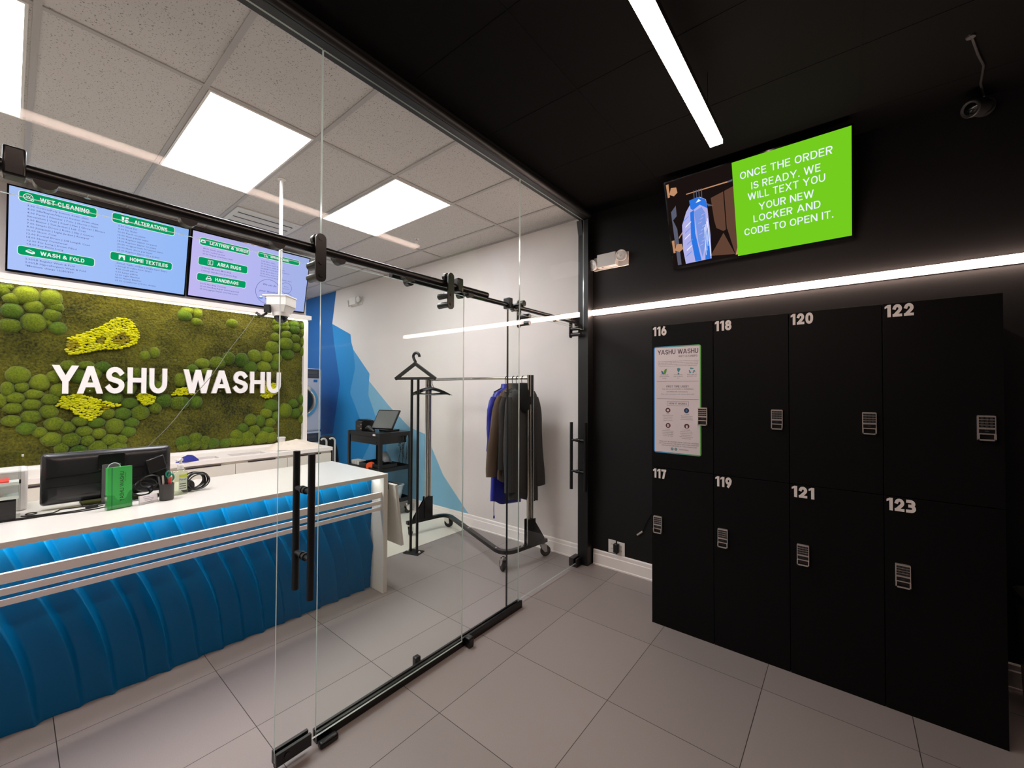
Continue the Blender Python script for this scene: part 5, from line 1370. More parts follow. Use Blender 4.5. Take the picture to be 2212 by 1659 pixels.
# ------------------------------------------------------------------ laundry machines behind the moss wall
def machine(name, label, z0, z1, pz):
    x1, y0, y1 = -6.50, 2.495, 3.165
    t = thing(name, label, 'washing machine' if name == 'washing_machine' else 'dryer', (-6.86, (y0 + y1) / 2, z0), 'stacked laundry machines')
    MB().box(-7.22, x1, y0, y1, z0, z1).build('body', 'washer', t, bev=0.03, seg=3)
    MB().box(x1 - 0.01, x1 + 0.006, y0 + 0.02, y1 - 0.03, pz - 0.075, pz + 0.07).build('control_panel', 'wpanel', t, smooth=False, bev=0.004)
    m = MB().cyl((x1 + 0.006, 2.83, pz), (x1 + 0.03, 2.83, pz), 0.035, 24)
    m.build('dial', 'chrome', t)
    m = MB().box(x1 + 0.006, x1 + 0.0075, 2.93, 3.08, pz - 0.01, pz + 0.035).box(x1 + 0.006, x1 + 0.0075, 2.95, 3.08, pz - 0.045, pz - 0.03)
    m.build('display', 'grey_plast', t, smooth=False)
    zc = z0 + 0.47
    d = MB().lathe((x1, 2.83, zc), [(0.268, 0.0), (0.268, 0.02), (0.255, 0.042), (0.215, 0.046), (0.195, 0.022), (0.190, 0.0)], axis=(1, 0, 0), seg=48).build('door', 'chrome', t)
    MB().lathe((x1, 2.83, zc), [(0.192, 0.002), (0.150, 0.004), (0.10, 0.012), (0.05, 0.016), (0.002, 0.017)], axis=(1, 0, 0), seg=40).build('door_glass', 'dglass', d)
    if name == 'dryer':
        MB().box(x1 + 0.0005, x1 + 0.0015, 3.03, 3.09, 1.725, 1.765).build('sticker', 'energy', t, smooth=False)
machine('washing_machine', 'white front loading washer under the dryer, behind the moss wall', 0.0, 0.955, 0.855)
machine('dryer', 'white front loading dryer stacked on the washer, behind the moss wall', 0.957, 1.940, 1.862)
# folding trolley with a black bag
t = thing('laundry_trolley', 'black bag trolley with pale curved handles standing behind the white cabinet', 'trolley', (-5.75, 2.86, 0))
m = MB()
rings = []
for z, rx, ry in ((0.06, 0.12, 0.11), (0.10, 0.15, 0.13), (0.45, 0.17, 0.15), (0.72, 0.15, 0.13), (0.93, 0.09, 0.09), (0.95, 0.03, 0.03)):
    rings.append([(p[0] + 0.008 * noise.noise(Vector((p[1] * 20, z * 9, 1))), p[1] + 0.012 * noise.noise(Vector((p[0] * 20, z * 9, 3))), p[2]) for p in oval(-5.78, 2.90, rx, ry, z)])
m.loft(rings).build('bag', 'hood', t)
for y in (2.80, 2.92):
    p = [(-5.60, y, 0.10), (-5.60, y, 0.86)] + [(-5.60 - 0.0, y - 0.045 + 0.045 * math.cos(a), 0.88 + 0.05 * math.sin(a)) for a in [PI * i / 8 * 0.75 for i in range(9)]]
    MB().tube(p, 0.013, 10).build('handle', 'white_plast', t)
for y in (2.83, 2.86, 2.89): MB().cyl((-5.60, y, 0.12), (-5.60, y, 0.80), 0.007, 8).build('rod', 'alu', t)
MB().box(-5.92, -5.58, 2.76, 3.02, 0.045, 0.065).build('base', 'black_metal', t, bev=0.004)
for x in (-5.88, -5.63):
    for y in (2.79, 2.99): MB().cyl((x, y - 0.012, 0.0225), (x, y + 0.012, 0.0225), 0.0224, 16).build('wheel', 'rubber', t)

# ------------------------------------------------------------------ black utility cart with the till
def caster(t, x, y, r, top, yaw=0.0, big=True):
    d = Vector((math.cos(yaw), math.sin(yaw), 0)); n = Vector((-d.y, d.x, 0))
    c = Vector((x, y, r)) + d * (r * 0.45)
    m = MB().lathe(c - n * 0.014, [(r * 0.55, 0), (r * 0.93, 0), (r, 0.005), (r, 0.023), (r * 0.93, 0.028), (r * 0.55, 0.028)], axis=n, seg=28, m=0)
    m.lathe(c - n * 0.0145, [(0.001, 0), (r * 0.6, 0), (r * 0.6, 0.029), (0.001, 0.029)], axis=n, seg=22, m=1)
    w = m.build('caster', ['rubber', 'dark_grey'], t)
    m = MB()
    for s in (-1, 1):
        b = Vector((x, y, 0)) + n * (s * 0.0175)
        m.prism([(-0.028, r * 2 + 0.012), (0.030, r * 2 + 0.012), (0.034, r * 1.55), (r * 0.45 + 0.014, r - 0.006), (r * 0.45 - 0.012, r - 0.008), (-0.02, r * 1.5)], b, d, Z3, n * s, 0.003)
    m.obox(Vector((x, y, r * 2 + 0.009)) - d * 0.028 - n * 0.0205, d * 0.058, n * 0.041, Z3 * 0.004)
    m.cyl((x, y, r * 2 + 0.012), (x, y, top), 0.012, 14).cyl((x, y, r * 2 + 0.012), (x, y, r * 2 + 0.020), 0.022, 18)
    m.build('caster_fork', 'chrome', w)
cx0, cx1, cy0, cy1, CTZ = -5.165, -4.42, 2.872, 3.34, 1.07
t = thing('utility_cart', 'black metal rolling cart against the mural wall, carrying the till', 'cart', ((cx0 + cx1) / 2, (cy0 + cy1) / 2, 0), None)
for i, (x, y) in enumerate(((cx0, cy0), (cx1, cy0), (cx0, cy1), (cx1, cy1))):
    sx = 1 if x == cx0 else -1; sy = 1 if y == cy0 else -1
    m = MB().box(min(x, x + sx * 0.042), max(x, x + sx * 0.042), min(y, y + sy * 0.004), max(y, y + sy * 0.004), 0.12, CTZ, 0)
    m.box(min(x, x + sx * 0.004), max(x, x + sx * 0.004), min(y + sy * 0.004, y + sy * 0.042), max(y + sy * 0.004, y + sy * 0.042), 0.12, CTZ, 0)
    for k in range(10):
        m.cyl((x + sx * 0.02, y - sy * 0.0005, 0.66 - 0.045 * k), (x + sx * 0.02, y, 0.66 - 0.045 * k), 0.0045, 8, 1)
    m.build('post', ['black_metal', 'alu'], t, smooth=False)
    caster(t, x + sx * 0.035, y + sy * 0.035, 0.045, 0.135, 0.6 * i)
for z in (CTZ - 0.05, 0.585, 0.175):
    m = MB()
    m.box(cx0 + 0.0045, cx1 - 0.0045, cy0 + 0.0045, cy1 - 0.0045, z, z + 0.006)
    m.box(cx0 + 0.0045, cx1 - 0.0045, cy0 + 0.0045, cy0 + 0.008, z + 0.006, z + 0.049).box(cx0 + 0.0045, cx1 - 0.0045, cy1 - 0.008, cy1 - 0.0045, z + 0.006, z + 0.049)
    m.box(cx0 + 0.0045, cx0 + 0.008, cy0 + 0.008, cy1 - 0.008, z + 0.006, z + 0.049).box(cx1 - 0.008, cx1 - 0.0045, cy0 + 0.008, cy1 - 0.008, z + 0.006, z + 0.049)
    m.build('shelf', 'black_metal', t, smooth=False)
dr = MB().box(cx0 + 0.06, cx1 - 0.06, cy0 + 0.012, cy1 - 0.03, 0.925, 1.018).build('drawer', 'black_satin', t, smooth=False, bev=0.003)
MB().box(cx0 + 0.08, cx1 - 0.08, cy0 + 0.004, cy0 + 0.0115, 0.955, 0.965).build('drawer_lip', 'dark_grey', dr, smooth=False)
MB().box(-4.575, -4.520, cy0 + 0.001, cy0 + 0.0042, CTZ - 0.034, CTZ - 0.014).build('name_plate', 'paper', t, smooth=False)
ZK = CTZ - 0.044
tag(MB().box(cx0 + 0.01, cx1 - 0.01, cy0 + 0.02, cy1 - 0.01, ZK, ZK + 0.046).build('counter_mat', 'black_satin', bev=0.004), 'flat black mat filling the top tray of the rolling cart', 'mat')
ZK = ZK + 0.046
tp = thing('receipt_printer', 'black receipt printer on the left of the rolling cart', 'receipt printer', (-4.93, 3.06, ZK))
MB().prism([(0, 0), (0.19, 0), (0.19, 0.115), (0.165, 0.135), (0.04, 0.145), (0, 0.125)], (-5.03, 2.90, ZK), Y3, Z3, X3, 0.16).build('body', 'black_satin', tp, smooth=False, bev=0.006)
m = MB().box(-5.01, -4.89, 2.92, 3.05, ZK + 0.1445, ZK + 0.1475)
m.build('lid', 'dark_grey', tp, smooth=False)
m = MB()
for z in (0.035, 0.085): m.cyl((-4.89, 2.8985, ZK + z), (-4.89, 2.9, ZK + z), 0.007, 12)
m.build('button', 'white_plast', tp)
MB().box(-4.98, -4.92, 2.8985, 2.8998, ZK + 0.06, ZK + 0.066).build('paper_slot', 'alu', tp, smooth=False)
pt = thing('till_screen', 'tilted touch screen till on the rolling cart, with a grey reflection painted on its glossy screen', 'till', (-4.65, 3.10, ZK))
Rt = Vector((0.93, 0.30, 0)).normalized(); Ut = Vector((0.14, 0.36, 0.92)).normalized(); Nt = Rt.cross(Ut).normalized()
Ot = Vector((-4.80, 2.98, ZK + 0.035))
MB().obox(Ot - Nt * 0.03, Rt * 0.335, Ut * 0.265, Nt * 0.026).build('case', 'black_satin', pt, smooth=False, bev=0.006)
MB().obox(Ot + Rt * 0.014 + Ut * 0.014 - Nt * 0.0045, Rt * 0.307, Ut * 0.237, Nt * 0.001).build('screen', 'screen_grey_refl', pt, smooth=False)
MB().obox((-4.73, 3.06, ZK), (0.17, 0, 0), (0, 0.2, 0), (0, 0, 0.022)).obox((-4.67, 3.12, ZK + 0.02), (0.06, 0, 0), (0.02, 0.04, 0.15), (0, 0.03, 0)).build('stand', 'black_satin', pt, bev=0.004)
bs = thing('barcode_scanner', 'black handheld scanner lying in front of the tilted till screen', 'scanner', (-4.72, 2.95, ZK))
m = MB().tube([(-4.79, 2.945, ZK + 0.045), (-4.77, 2.945, ZK + 0.05), (-4.735, 2.94, ZK + 0.038), (-4.66, 2.93, ZK + 0.018), (-4.62, 2.925, ZK + 0.014)], [0.032, 0.030, 0.022, 0.014, 0.013], 16)
m.build('body', 'dark_grey', bs)
m = MB().cyl((-4.822, 2.944, ZK + 0.040), (-4.79, 2.945, ZK + 0.045), 0.028, 16)
m.build('lens', 'black_gloss', bs)
m = MB()
for k in range(7):
    a0 = 0.5 * k
    m.tube([(-4.50 + 0.012 * k + 0.015 * math.sin(i * 0.9 + a0), 3.30 - 0.03 * (k % 3) - 0.25 * math.sin(PI * i / 14) * (0.3 if k % 2 else 0.12), 1.035 - (0.10 + 0.05 * k) * math.sin(PI * i / 14)) for i in range(15)], 0.0028, 6)
m.tube([(-4.62, 3.355, 0.96 - 0.06 * i + 0.01 * (i % 2)) for i in range(7)], 0.003, 6)
tag(m.build('tangled_cables', 'black_satin'), 'tangle of thin black cables hanging behind the rolling cart', 'cables')
# middle shelf
ZM = 0.585 + 0.006
for k, (x, lb) in enumerate(((-5.10, 'left white plastic cup box'), (-5.035, 'middle white plastic cup box'), (-4.97, 'right white plastic cup box'))):
    m = MB().loft([oval(x, 2.955, 0.024, 0.05, ZM, 20, 8), oval(x, 2.955, 0.030, 0.055, ZM + 0.085, 20, 8), oval(x, 2.955, 0.028, 0.053, ZM + 0.085, 20, 8), oval(x, 2.955, 0.023, 0.049, ZM + 0.008, 20, 8)])
    tag(m.build('cup_box', 'white_plast'), lb + ' on the middle cart shelf, one of three in a row', 'plastic box', 'white boxes on the cart shelf')
for k, (x, y) in enumerate(((-4.80, 3.0), (-4.53, 3.02))):
    tb = thing('tool_tray', ('black open tool tray left of the other tray, behind the orange roll', 'black open tool tray on the right end of the middle cart shelf')[k], 'tray', (x, y, ZM), 'black trays on the cart shelf')
    m = MB(); a, b_ = 0.09, 0.12
    m.box(x - a, x + a, y - b_, y + b_, ZM, ZM + 0.008).box(x - a, x - a + 0.006, y - b_, y + b_, ZM + 0.008, ZM + 0.085).box(x + a - 0.006, x + a, y - b_, y + b_, ZM + 0.008, ZM + 0.085)
    m.box(x - a + 0.006, x + a - 0.006, y - b_, y - b_ + 0.006, ZM + 0.008, ZM + 0.085).box(x - a + 0.006, x + a - 0.006, y + b_ - 0.006, y + b_, ZM + 0.008, ZM + 0.085)
    m.build('box', 'black_satin', tb, smooth=False)
    MB().box(x - 0.004, x + 0.004, y - b_ + 0.006, y + b_ - 0.006, ZM + 0.008, ZM + 0.07).build('divider', 'black_metal', tb, smooth=False)
MB_ = MB().lathe((-4.665, 2.905, ZM + 0.052), [(0.024, -0.024), (0.052, -0.024), (0.052, 0.024), (0.024, 0.024)], axis=(0.5, -1, 0), seg=28)
tag(MB_.build('tape_roll', 'orange'), 'orange tape roll standing on the middle cart shelf behind the corner post', 'tape roll')
tag(MB().box(-4.90, -4.85, 2.89, 2.96, ZM, ZM + 0.030).build('cardboard_box', 'wood', bev=0.003), 'small brown cardboard box between the white boxes and the orange roll', 'box')
m = MB().loft([[(p[0] + 0.03 * noise.noise(Vector((p[0] * 25, p[1] * 25, z * 30))), p[1] + 0.02 * noise.noise(Vector((p[1] * 30, z * 40, 2))), p[2]) for p in oval(-4.80, 3.20, rx, ry, ZM + z, 26, 2.2)] for z, rx, ry in ((0.0, 0.09, 0.05), (0.05, 0.11, 0.07), (0.12, 0.08, 0.06), (0.17, 0.045, 0.03), (0.19, 0.02, 0.015))])
tag(m.build('plastic_bag', 'bag'), 'crumpled clear plastic bag at the back of the middle cart shelf', 'bag')
# bottom shelf
ZB = 0.175 + 0.006
sb = thing('storage_bin', 'translucent white storage bin on the bottom shelf of the rolling cart', 'bin', (-4.60, 3.09, ZB))
m = MB().loft([oval(-4.60, 3.09, a, b_, ZB + z, 28, 7) for z, a, b_ in ((0, 0.13, 0.15), (0.19, 0.155, 0.18), (0.195, 0.165, 0.19), (0.205, 0.165, 0.19), (0.205, 0.150, 0.175), (0.012, 0.125, 0.145))])
m.build('tub', 'bin_clear', sb)
tag(MB().lathe((-4.60, 3.09, ZB + 0.014), [(0.001, 0), (0.095, 0), (0.100, 0.05), (0.095, 0.20), (0.08, 0.215), (0.001, 0.22)], seg=26).build('thread_spool', 'cup_black'), 'dark brown round spool sticking out of the storage bin', 'spool')

# ------------------------------------------------------------------ coat stand shaped like a giant hanger
cs = thing('coat_stand', 'black coat stand shaped like a giant clothes hanger, in front of the cart', 'coat stand', (-3.33, 2.55, 0))
Rs = Vector((0.95, 0.31, 0)).normalized()
c0 = Vector((-3.325, 2.555, 0))
def cp(u, z): return c0 + Rs * u + Z3 * z
for u in (-0.037, 0.037): MB().cyl(cp(u, 0.010), cp(u, 1.722), 0.0135, 14).build('pole', 'black_metal', cs)
ns = Vector((-Rs.y, Rs.x, 0))
MB().obox(c0 - Rs * 0.085 - ns * 0.06, Rs * 0.17, ns * 0.12, Z3 * 0.010).build('base_plate', 'black_metal', cs, bev=0.002)
m = MB()
for u in (-0.065, 0.065): m.lathe(cp(u, 0.010), [(0.013, 0), (0.012, 0.006), (0.006, 0.012), (0.001, 0.013)], seg=14)
m.build('bolt', 'nickel', cs)
m = MB()
w = 0.0165
def bar(a, b_, th=0.016):
    a, b_ = Vector(a), Vector(b_); d = (b_ - a).normalized(); s_ = d.cross(ns).normalized()
    m.obox(a - s_ * th - ns * 0.012, b_ - a, s_ * (2 * th), ns * 0.024)
bar(cp(-0.225, 1.725), cp(0.225, 1.725), 0.0135)
bar(cp(-0.235, 1.720), cp(0.008, 1.878)); bar(cp(0.235, 1.720), cp(-0.008, 1.878))
m.build('hanger_frame', 'black_metal', cs, smooth=False, bev=0.002)
hk = [cp(0, 1.868), cp(0.002, 1.892), cp(-0.012, 1.915), cp(-0.022, 1.938)] + [cp(0.012 + 0.036 * math.cos(a), 1.944 + 0.036 * math.sin(a)) for a in [PI - PI * i / 9 * 1.05 for i in range(10)]]
MB().tube(hk, [0.014] * 4 + [0.0138] * 10, 14).build('hook', 'black_metal', cs)

# ------------------------------------------------------------------ Z shaped garment rack
gr = thing('garment_rack', 'rolling garment rack with polished steel uprights and a black Z shaped base', 'garment rack', (-3.0, 3.06, 0))
A, B, C_, D = Vector((-3.735, 2.775, 0.150)), Vector((-3.655, 3.285, 0.150)), Vector((-2.365, 2.795, 0.150)), Vector((-2.285, 3.345, 0.150))
def fillet(p, q, r, rad, n=7):
    u = (p - q).normalized(); v = (r - q).normalized()
    a, b_ = q + u * rad, q + v * rad
    return [a.lerp(q, t).lerp(q.lerp(b_, t), t) for t in [i / n for i in range(n + 1)]]
path = [A] + fillet(A, B, C_, 0.16) + fillet(B, C_, D, 0.16) + [D]
def flatbar(pts, hw, hh, name, parent, k):
    rings = []
    for i, p in enumerate(pts):
        d = (pts[min(i + 1, len(pts) - 1)] - pts[max(i - 1, 0)]).normalized()
        s_ = Vector((-d.y, d.x, 0))
        rings.append([p + s_ * a + Z3 * b_ for a, b_ in ((-hw, -hh), (hw, -hh), (hw, hh), (-hw, hh))])
    return MB().loft(rings).build(name, k, parent, recalc=True)
flatbar([p - Z3 * 0.0 for p in path], 0.022, 0.0165, 'z_base', gr, 'black_satin')
m = MB()
for p in (B.lerp(C_, 0.33), B.lerp(C_, 0.45), B.lerp(C_, 0.9), C_.lerp(D, 0.42)): m.lathe(p + Z3 * 0.0165, [(0.010, 0), (0.009, 0.004), (0.001, 0.006)], seg=12)
m.build('bolt', 'nickel', gr)
for (p, yw) in ((A + Vector((0.005, 0.04, 0)), 2.2), (B + Vector((0, 0.0, 0)), 0.4), (C_ + Vector((0, 0.0, 0)), 2.6), (D - Vector((0.005, 0.04, 0)), 1.0)):
    caster(gr, p.x, p.y, 0.052, 0.134, yw)
TOPZ = 1.745
for (p, q, fr) in ((A, B, 0.50), (C_, D, 0.60)):
    d = (q - p).normalized(); c = p.lerp(q, fr)
    for s in (-1, 1):
        MB().cyl(c + d * (s * 0.021) + Z3 * 0.017, c + d * (s * 0.021) + Z3 * (TOPZ - 0.15 + 0.012), 0.0185, 18).build('upright', 'steel', gr)
    s_ = Vector((-d.y, d.x, 0))
    m = MB().prism([(-0.05, 0.0), (0.05, 0.0), (0.05, 0.235), (-0.05, 0.235)], c + Z3 * 0.0166 - s_ * 0.026, d, Z3, s_, 0.004).prism([(-0.05, 0.0), (0.05, 0.0), (0.05, 0.235), (-0.05, 0.235)], c + Z3 * 0.0166 + s_ * 0.022, d, Z3, s_, 0.004)
    sg = -1 if p is A else 1
    m.prism([(sg * 0.045, 0.0), (sg * 0.185, 0.0), (sg * 0.175, 0.03), (sg * 0.055, 0.20), (sg * 0.045, 0.20)], c + Z3 * 0.0166 - s_ * 0.018, d, Z3, s_, 0.004)
    m.prism([(sg * 0.045, 0.0), (sg * 0.185, 0.0), (sg * 0.175, 0.03), (sg * 0.055, 0.20), (sg * 0.045, 0.20)], c + Z3 * 0.0166 + s_ * 0.014, d, Z3, s_, 0.004)
    m.build('upright_bracket', 'black_satin', gr, smooth=False)
dl = (B - A).normalized(); dr_ = (D - C_).normalized()
PL = A.lerp(B, 0.50) - dl * 0.021 + Z3 * (TOPZ - 0.165); PR = C_.lerp(D, 0.60) - dr_ * 0.021 + Z3 * (TOPZ - 0.165)
MB().cyl(PL, PR, 0.0155, 18).build('hanging_bar', 'steel', gr)

# coat hangers: a hook and two drooping arms
def hook_pts(c, n, r=0.022, drop=0.075):
    up = c + Z3 * 0.0
    pts = [c + n * (r * math.cos(a)) + Z3 * (r * math.sin(a)) for a in [-0.3 + (PI + 0.3) * i / 10 for i in range(11)]]
    pts += [c - n * r * 0.9 - Z3 * (drop * 0.45), c - Z3 * drop]
    return pts
def coat_hanger(c, d, label, group, w=0.20, droop=0.055, drop=0.085, thick=0.008, k='black_satin'):
    t = thing('clothes_hanger', label, 'clothes hanger', tuple(c - Z3 * (drop + droop)), group)
    MB().tube(hook_pts(c, d, 0.021, drop), 0.0028, 8).build('hook', 'black_metal', t)
    b = c - Z3 * drop
    pts = [b + d * (w * u) - Z3 * (droop * (abs(u) ** 1.5)) for u in [-1 + i / 8 for i in range(17)]]
    m = MB().tube(pts, [thick * (0.6 + 0.6 * (1 - abs(-1 + i / 8))) for i in range(17)], 8)
    m.tube([pts[1], pts[1].lerp(pts[-2], 0.5) - Z3 * 0.012, pts[-2]], 0.0035, 6)
    m.build('arms', k, t)
    return t
barp = lambda f: PL.lerp(PR, f) + Z3 * 0.0
across = Vector((0.10, 1, 0)).normalized()
rz = 0.0155 - 0.021 + 0.0028
EH = ['leftmost empty black hanger on the rack bar, beside the left upright', 'empty black hanger second from the left upright', 'empty black hanger in the middle of the bunch', 'empty black hanger fourth from the left upright', 'empty black hanger with thin wire arms at the right of the bunch']
for i, f in enumerate((0.022, 0.034, 0.046, 0.058, 0.080)):
    dd = Vector((0.25 + 0.16 * i, 1 - 0.05 * i, 0)).normalized()
    coat_hanger(barp(f) + Z3 * (rz), dd, EH[i], 'empty hangers on the rack', 0.205, 0.06 + 0.004 * i, 0.10, 0.014 if i < 4 else 0.004)

# garments
def garment(name, label, f, mats, drop, L, hw, th, seed, sleeve, yaw=0.10, mid=None, hood=None, slv=1.0, flare=1.0):
    c = barp(f) + Z3 * rz
    d = Vector((yaw, 1, 0)).normalized(); n = Vector((d.y, -d.x, 0))
    coat_hanger(c, d, 'black hanger holding the ' + label[1], 'hangers holding the coats', 0.17, 0.05, 0.085)
    top = c - Z3 * drop
    t = thing(name, label[0], 'coat', tuple(top - Z3 * L), 'coats on the garment rack')
    rings = []
    N_ = 44
    for dz, a, b_ in ((0.0, 0.055, 0.045), (-0.018, 0.085, 0.050), (-0.045, 0.15, 0.056), (-0.075, hw * 0.92, 0.062), (-0.12, hw, 0.07), (-0.22, hw * 0.97, th), (-0.36, hw * 0.95, th * 1.02), (-0.50, hw * 0.97, th * 1.05), (-0.66, hw * 1.02 * flare, th * 1.08), (-0.82, hw * 1.06 * flare, th * 1.1), (-0.95, hw * 1.09 * flare, th * 1.12), (-1.0, hw * 1.09 * flare, th * 1.1)):
        z = dz * L if dz < -0.12 else dz
        ring = []
        for i in range(N_):
            a_ = 2 * PI * i / N_
            cs_, sn = math.cos(a_), math.sin(a_)
            fold = 1 + (0.16 * noise.noise(Vector((cs_ * 2.2 + seed, sn * 2.2, dz * 1.4))) + 0.10 * math.sin(7 * a_ + seed)) * min(1, max(0, -dz - 0.1) * 1.6)
            u = a * math.copysign(abs(cs_) ** 0.8, cs_); v = b_ * math.copysign(abs(sn) ** 0.8, sn) * fold
            hem = 0.03 * noise.noise(Vector((cs_ * 1.3 + seed, sn * 1.3, 7))) - 0.035 * (u / hw) if dz < -0.9 else 0
            ring.append(top + d * u + n * v + Z3 * (z + hem))
        rings.append(ring)
    m = MB().loft(rings[::-1])
    m.build('body', mats[0], t, recalc=True)
    for s in (-1, 1):
        sh_ = top + d * (s * (hw - 0.035)) - Z3 * 0.105
        e = sh_ + d * (s * 0.075 * slv) - Z3 * (sleeve * 0.48) + n * 0.012
        w_ = sh_ + d * (s * (0.07 if s > 0 else 0.095 * slv)) - Z3 * sleeve + n * 0.028
        pts = []
        for i in range(13):
            q = i / 12
            p = sh_ * ((1 - q) ** 2) + e * (2 * q * (1 - q)) + w_ * (q * q)
            pts.append(p + n * 0.006 * math.sin(q * 9 + seed))
        rs = [0.060, 0.074, 0.079, 0.078, 0.076, 0.073, 0.072, 0.070, 0.068, 0.066, 0.064, 0.063, 0.061]
        rr = []
        for i, p in enumerate(pts):
            dd_ = (pts[min(i + 1, 12)] - pts[max(i - 1, 0)]).normalized()
            uu = (n - dd_ * n.dot(dd_)).normalized(); ww = dd_.cross(uu)
            rr.append([p + uu * (rs[i] * 0.50 * (1 + 0.13 * noise.noise(Vector((k * 0.7 + seed, i * 0.8, s * 3)))) * math.cos(2 * PI * k / 20)) + ww * (rs[i] * 1.0 * (1 + 0.1 * noise.noise(Vector((k * 0.7, i * 0.8 + seed, s))))) * math.sin(2 * PI * k / 20) for k in range(20)])
        MB().loft(rr).build('sleeve', mats[1], t, recalc=True)
    if hood:
        m = MB().loft([[top + d * (a * 0.85 * math.cos(2 * PI * k / 24) - 0.012) + n * (0.016 + o_ * 0.6 + b_ * 0.8 * math.sin(2 * PI * k / 24)) + Z3 * z for k in range(24)] for z, a, b_, o_ in ((0.035, 0.06, 0.035, -0.015), (0.02, 0.095, 0.055, -0.01), (-0.04, 0.120, 0.070, 0.01), (-0.13, 0.125, 0.066, 0.035), (-0.21, 0.09, 0.05, 0.042), (-0.25, 0.03, 0.02, 0.04))])
        m.build('hood', 'hood', t, recalc=True)
    else:
        m = MB().loft([[top + d * (a * math.cos(2 * PI * k / 24)) + n * (b_ * math.sin(2 * PI * k / 24)) + Z3 * z for k in range(24)] for z, a, b_ in ((-0.035, 0.085, 0.058), (0.0, 0.066, 0.054), (0.030, 0.060, 0.050), (0.032, 0.052, 0.042), (-0.01, 0.05, 0.04))])
        m.build('collar', mats[0], t, recalc=True)
    return t, top, d, n
garment('blue_jacket', ('bright blue nylon jacket hanging farthest left of the coats, drawstring at its hem', 'blue jacket'), 0.812, ('coat_blue', 'coat_blue'), 0.085, 1.12, 0.185, 0.040, 1.0, 0.50, slv=0.7)
q = barp(0.812)
jk = [o for o in COL.objects if o.name.startswith('blue_jacket')][0]
m = MB().tube([(q.x - 0.02, q.y - 0.155, 0.56), (q.x - 0.022, q.y - 0.157, 0.48), (q.x - 0.02, q.y - 0.156, 0.42)], 0.0035, 6).lathe((q.x - 0.02, q.y - 0.156, 0.39), [(0.003, 0), (0.009, 0.008), (0.008, 0.026), (0.003, 0.032)], seg=10)
m.build('drawstring', 'coat_blue', jk)
garment('brown_coat', ('brown wool coat hanging between the blue jacket and the charcoal coat', 'brown coat'), 0.872, ('coat_brown', 'coat_brown'), 0.080, 0.92, 0.185, 0.038, 4.0, 0.72, slv=1.7)
garment('charcoal_coat', ('charcoal coat hanging between the brown coat and the hooded coat', 'charcoal coat'), 0.906, ('coat_char', 'coat_char'), 0.082, 0.92, 0.180, 0.036, 9.0, 0.66, slv=0.7)
garment('hooded_coat', ('dark grey wool coat with a black hood, nearest the right upright of the rack', 'hooded coat'), 0.952, ('coat_grey', 'coat_grey'), 0.080, 1.07, 0.188, 0.042, 6.0, 0.86, hood=True, slv=0.55)

# ------------------------------------------------------------------ wall and ceiling fittings
def emergency(x0, z, s, label, left):
    t = thing('emergency_light', label, 'emergency light', (x0, YW, z), 'twin head emergency lights')
    MB().box(x0 - 0.155, x0 + 0.185, YW - 0.014, YW, z - 0.062, z + 0.062).build('backplate', 'white_plast', t, bev=0.004)
    b = MB().box(x0 - 0.092, x0 + 0.092, YW - 0.075, YW - 0.0142, z - 0.056, z + 0.066).build('body', 'white_plast', t, bev=0.006)
    MB().box(x0 - 0.045, x0 - 0.030, YW - 0.0755, YW - 0.060, z - 0.0585, z - 0.0562).build('indicator', 'red', b, smooth=False)
    for dx, dz, tl in ((-0.138, -0.015, -0.5), (0.138, 0.022, 0.15)):
        ax = Vector((tl, -1, -0.15)).normalized()
        c = Vector((x0 + dx, YW - 0.05, z + dz))
        h = MB().lathe(c - ax * 0.028, [(0.022, 0), (0.040, 0.012), (0.050, 0.034), (0.050, 0.046), (0.044, 0.048), (0.040, 0.040), (0.001, 0.040)], axis=ax, seg=30).build('lamp_head', 'white_plast', t)
        MB().lathe(c + ax * 0.0125, [(0.039, 0), (0.030, 0.004), (0.012, 0.006), (0.010, 0.002), (0.001, 0.001)], axis=ax, seg=26).build('lens', 'frost', h)
emergency(-1.672, 2.792, 1, 'white twin head emergency light on the black wall beside the corner post', True)
emergency(-6.02, 3.005, 1, 'white twin head emergency light high on the white wall beside the mural', True)
def outlet(name, x, z, label, k='white_plast', plug=None):
    t = thing(name, label, 'outlet', (x, YW, z))
    MB().box(x - 0.036, x + 0.036, YW - 0.006, YW, z - 0.058, z + 0.058).build('cover_plate', k, t, bev=0.002)
    m = MB()
    for dz in (-0.02, 0.02):
        for dx in (-0.006, 0.006): m.box(x + dx - 0.0015, x + dx + 0.0015, YW - 0.0066, YW - 0.006, z + dz - 0.005, z + dz + 0.005)
    m.build('slot', 'dark_grey', t, smooth=False)
    if plug: MB().box(x - 0.02 + plug, x + 0.02 + plug, YW - 0.05, YW - 0.0067, z - 0.035, z + 0.01).build('plug', 'black_satin', t, bev=0.004)
outlet('wall_outlet', -1.645, 0.205, 'left white outlet above the baseboard of the black wall')
outlet('wall_outlet', -1.560, 0.200, 'right white outlet above the baseboard, half hidden by a black plug')
tag(MB().box(-1.618, -1.572, YW - 0.045, YW - 0.0068, 0.165, 0.245).build('power_plug', 'black_satin', bev=0.006), 'black plug pushed into the outlets above the black wall baseboard', 'plug')
outlet('wall_outlet', -6.22, 0.345, 'white outlet on the blue mural left of the rolling cart', plug=-0.01)
m = MB().tube([(-1.10, YW - 0.004, 1.0), (-1.13, YW - 0.004, 0.82), (-1.25, YW - 0.004, 0.62), (-1.33, YW - 0.005, 0.48), (-1.36, YW - 0.008, 0.40)], 0.003, 6)
cb = tag(m.build('wall_cable', 'black_satin'), 'thin black cable hanging loose on the black wall left of the lockers', 'cable')
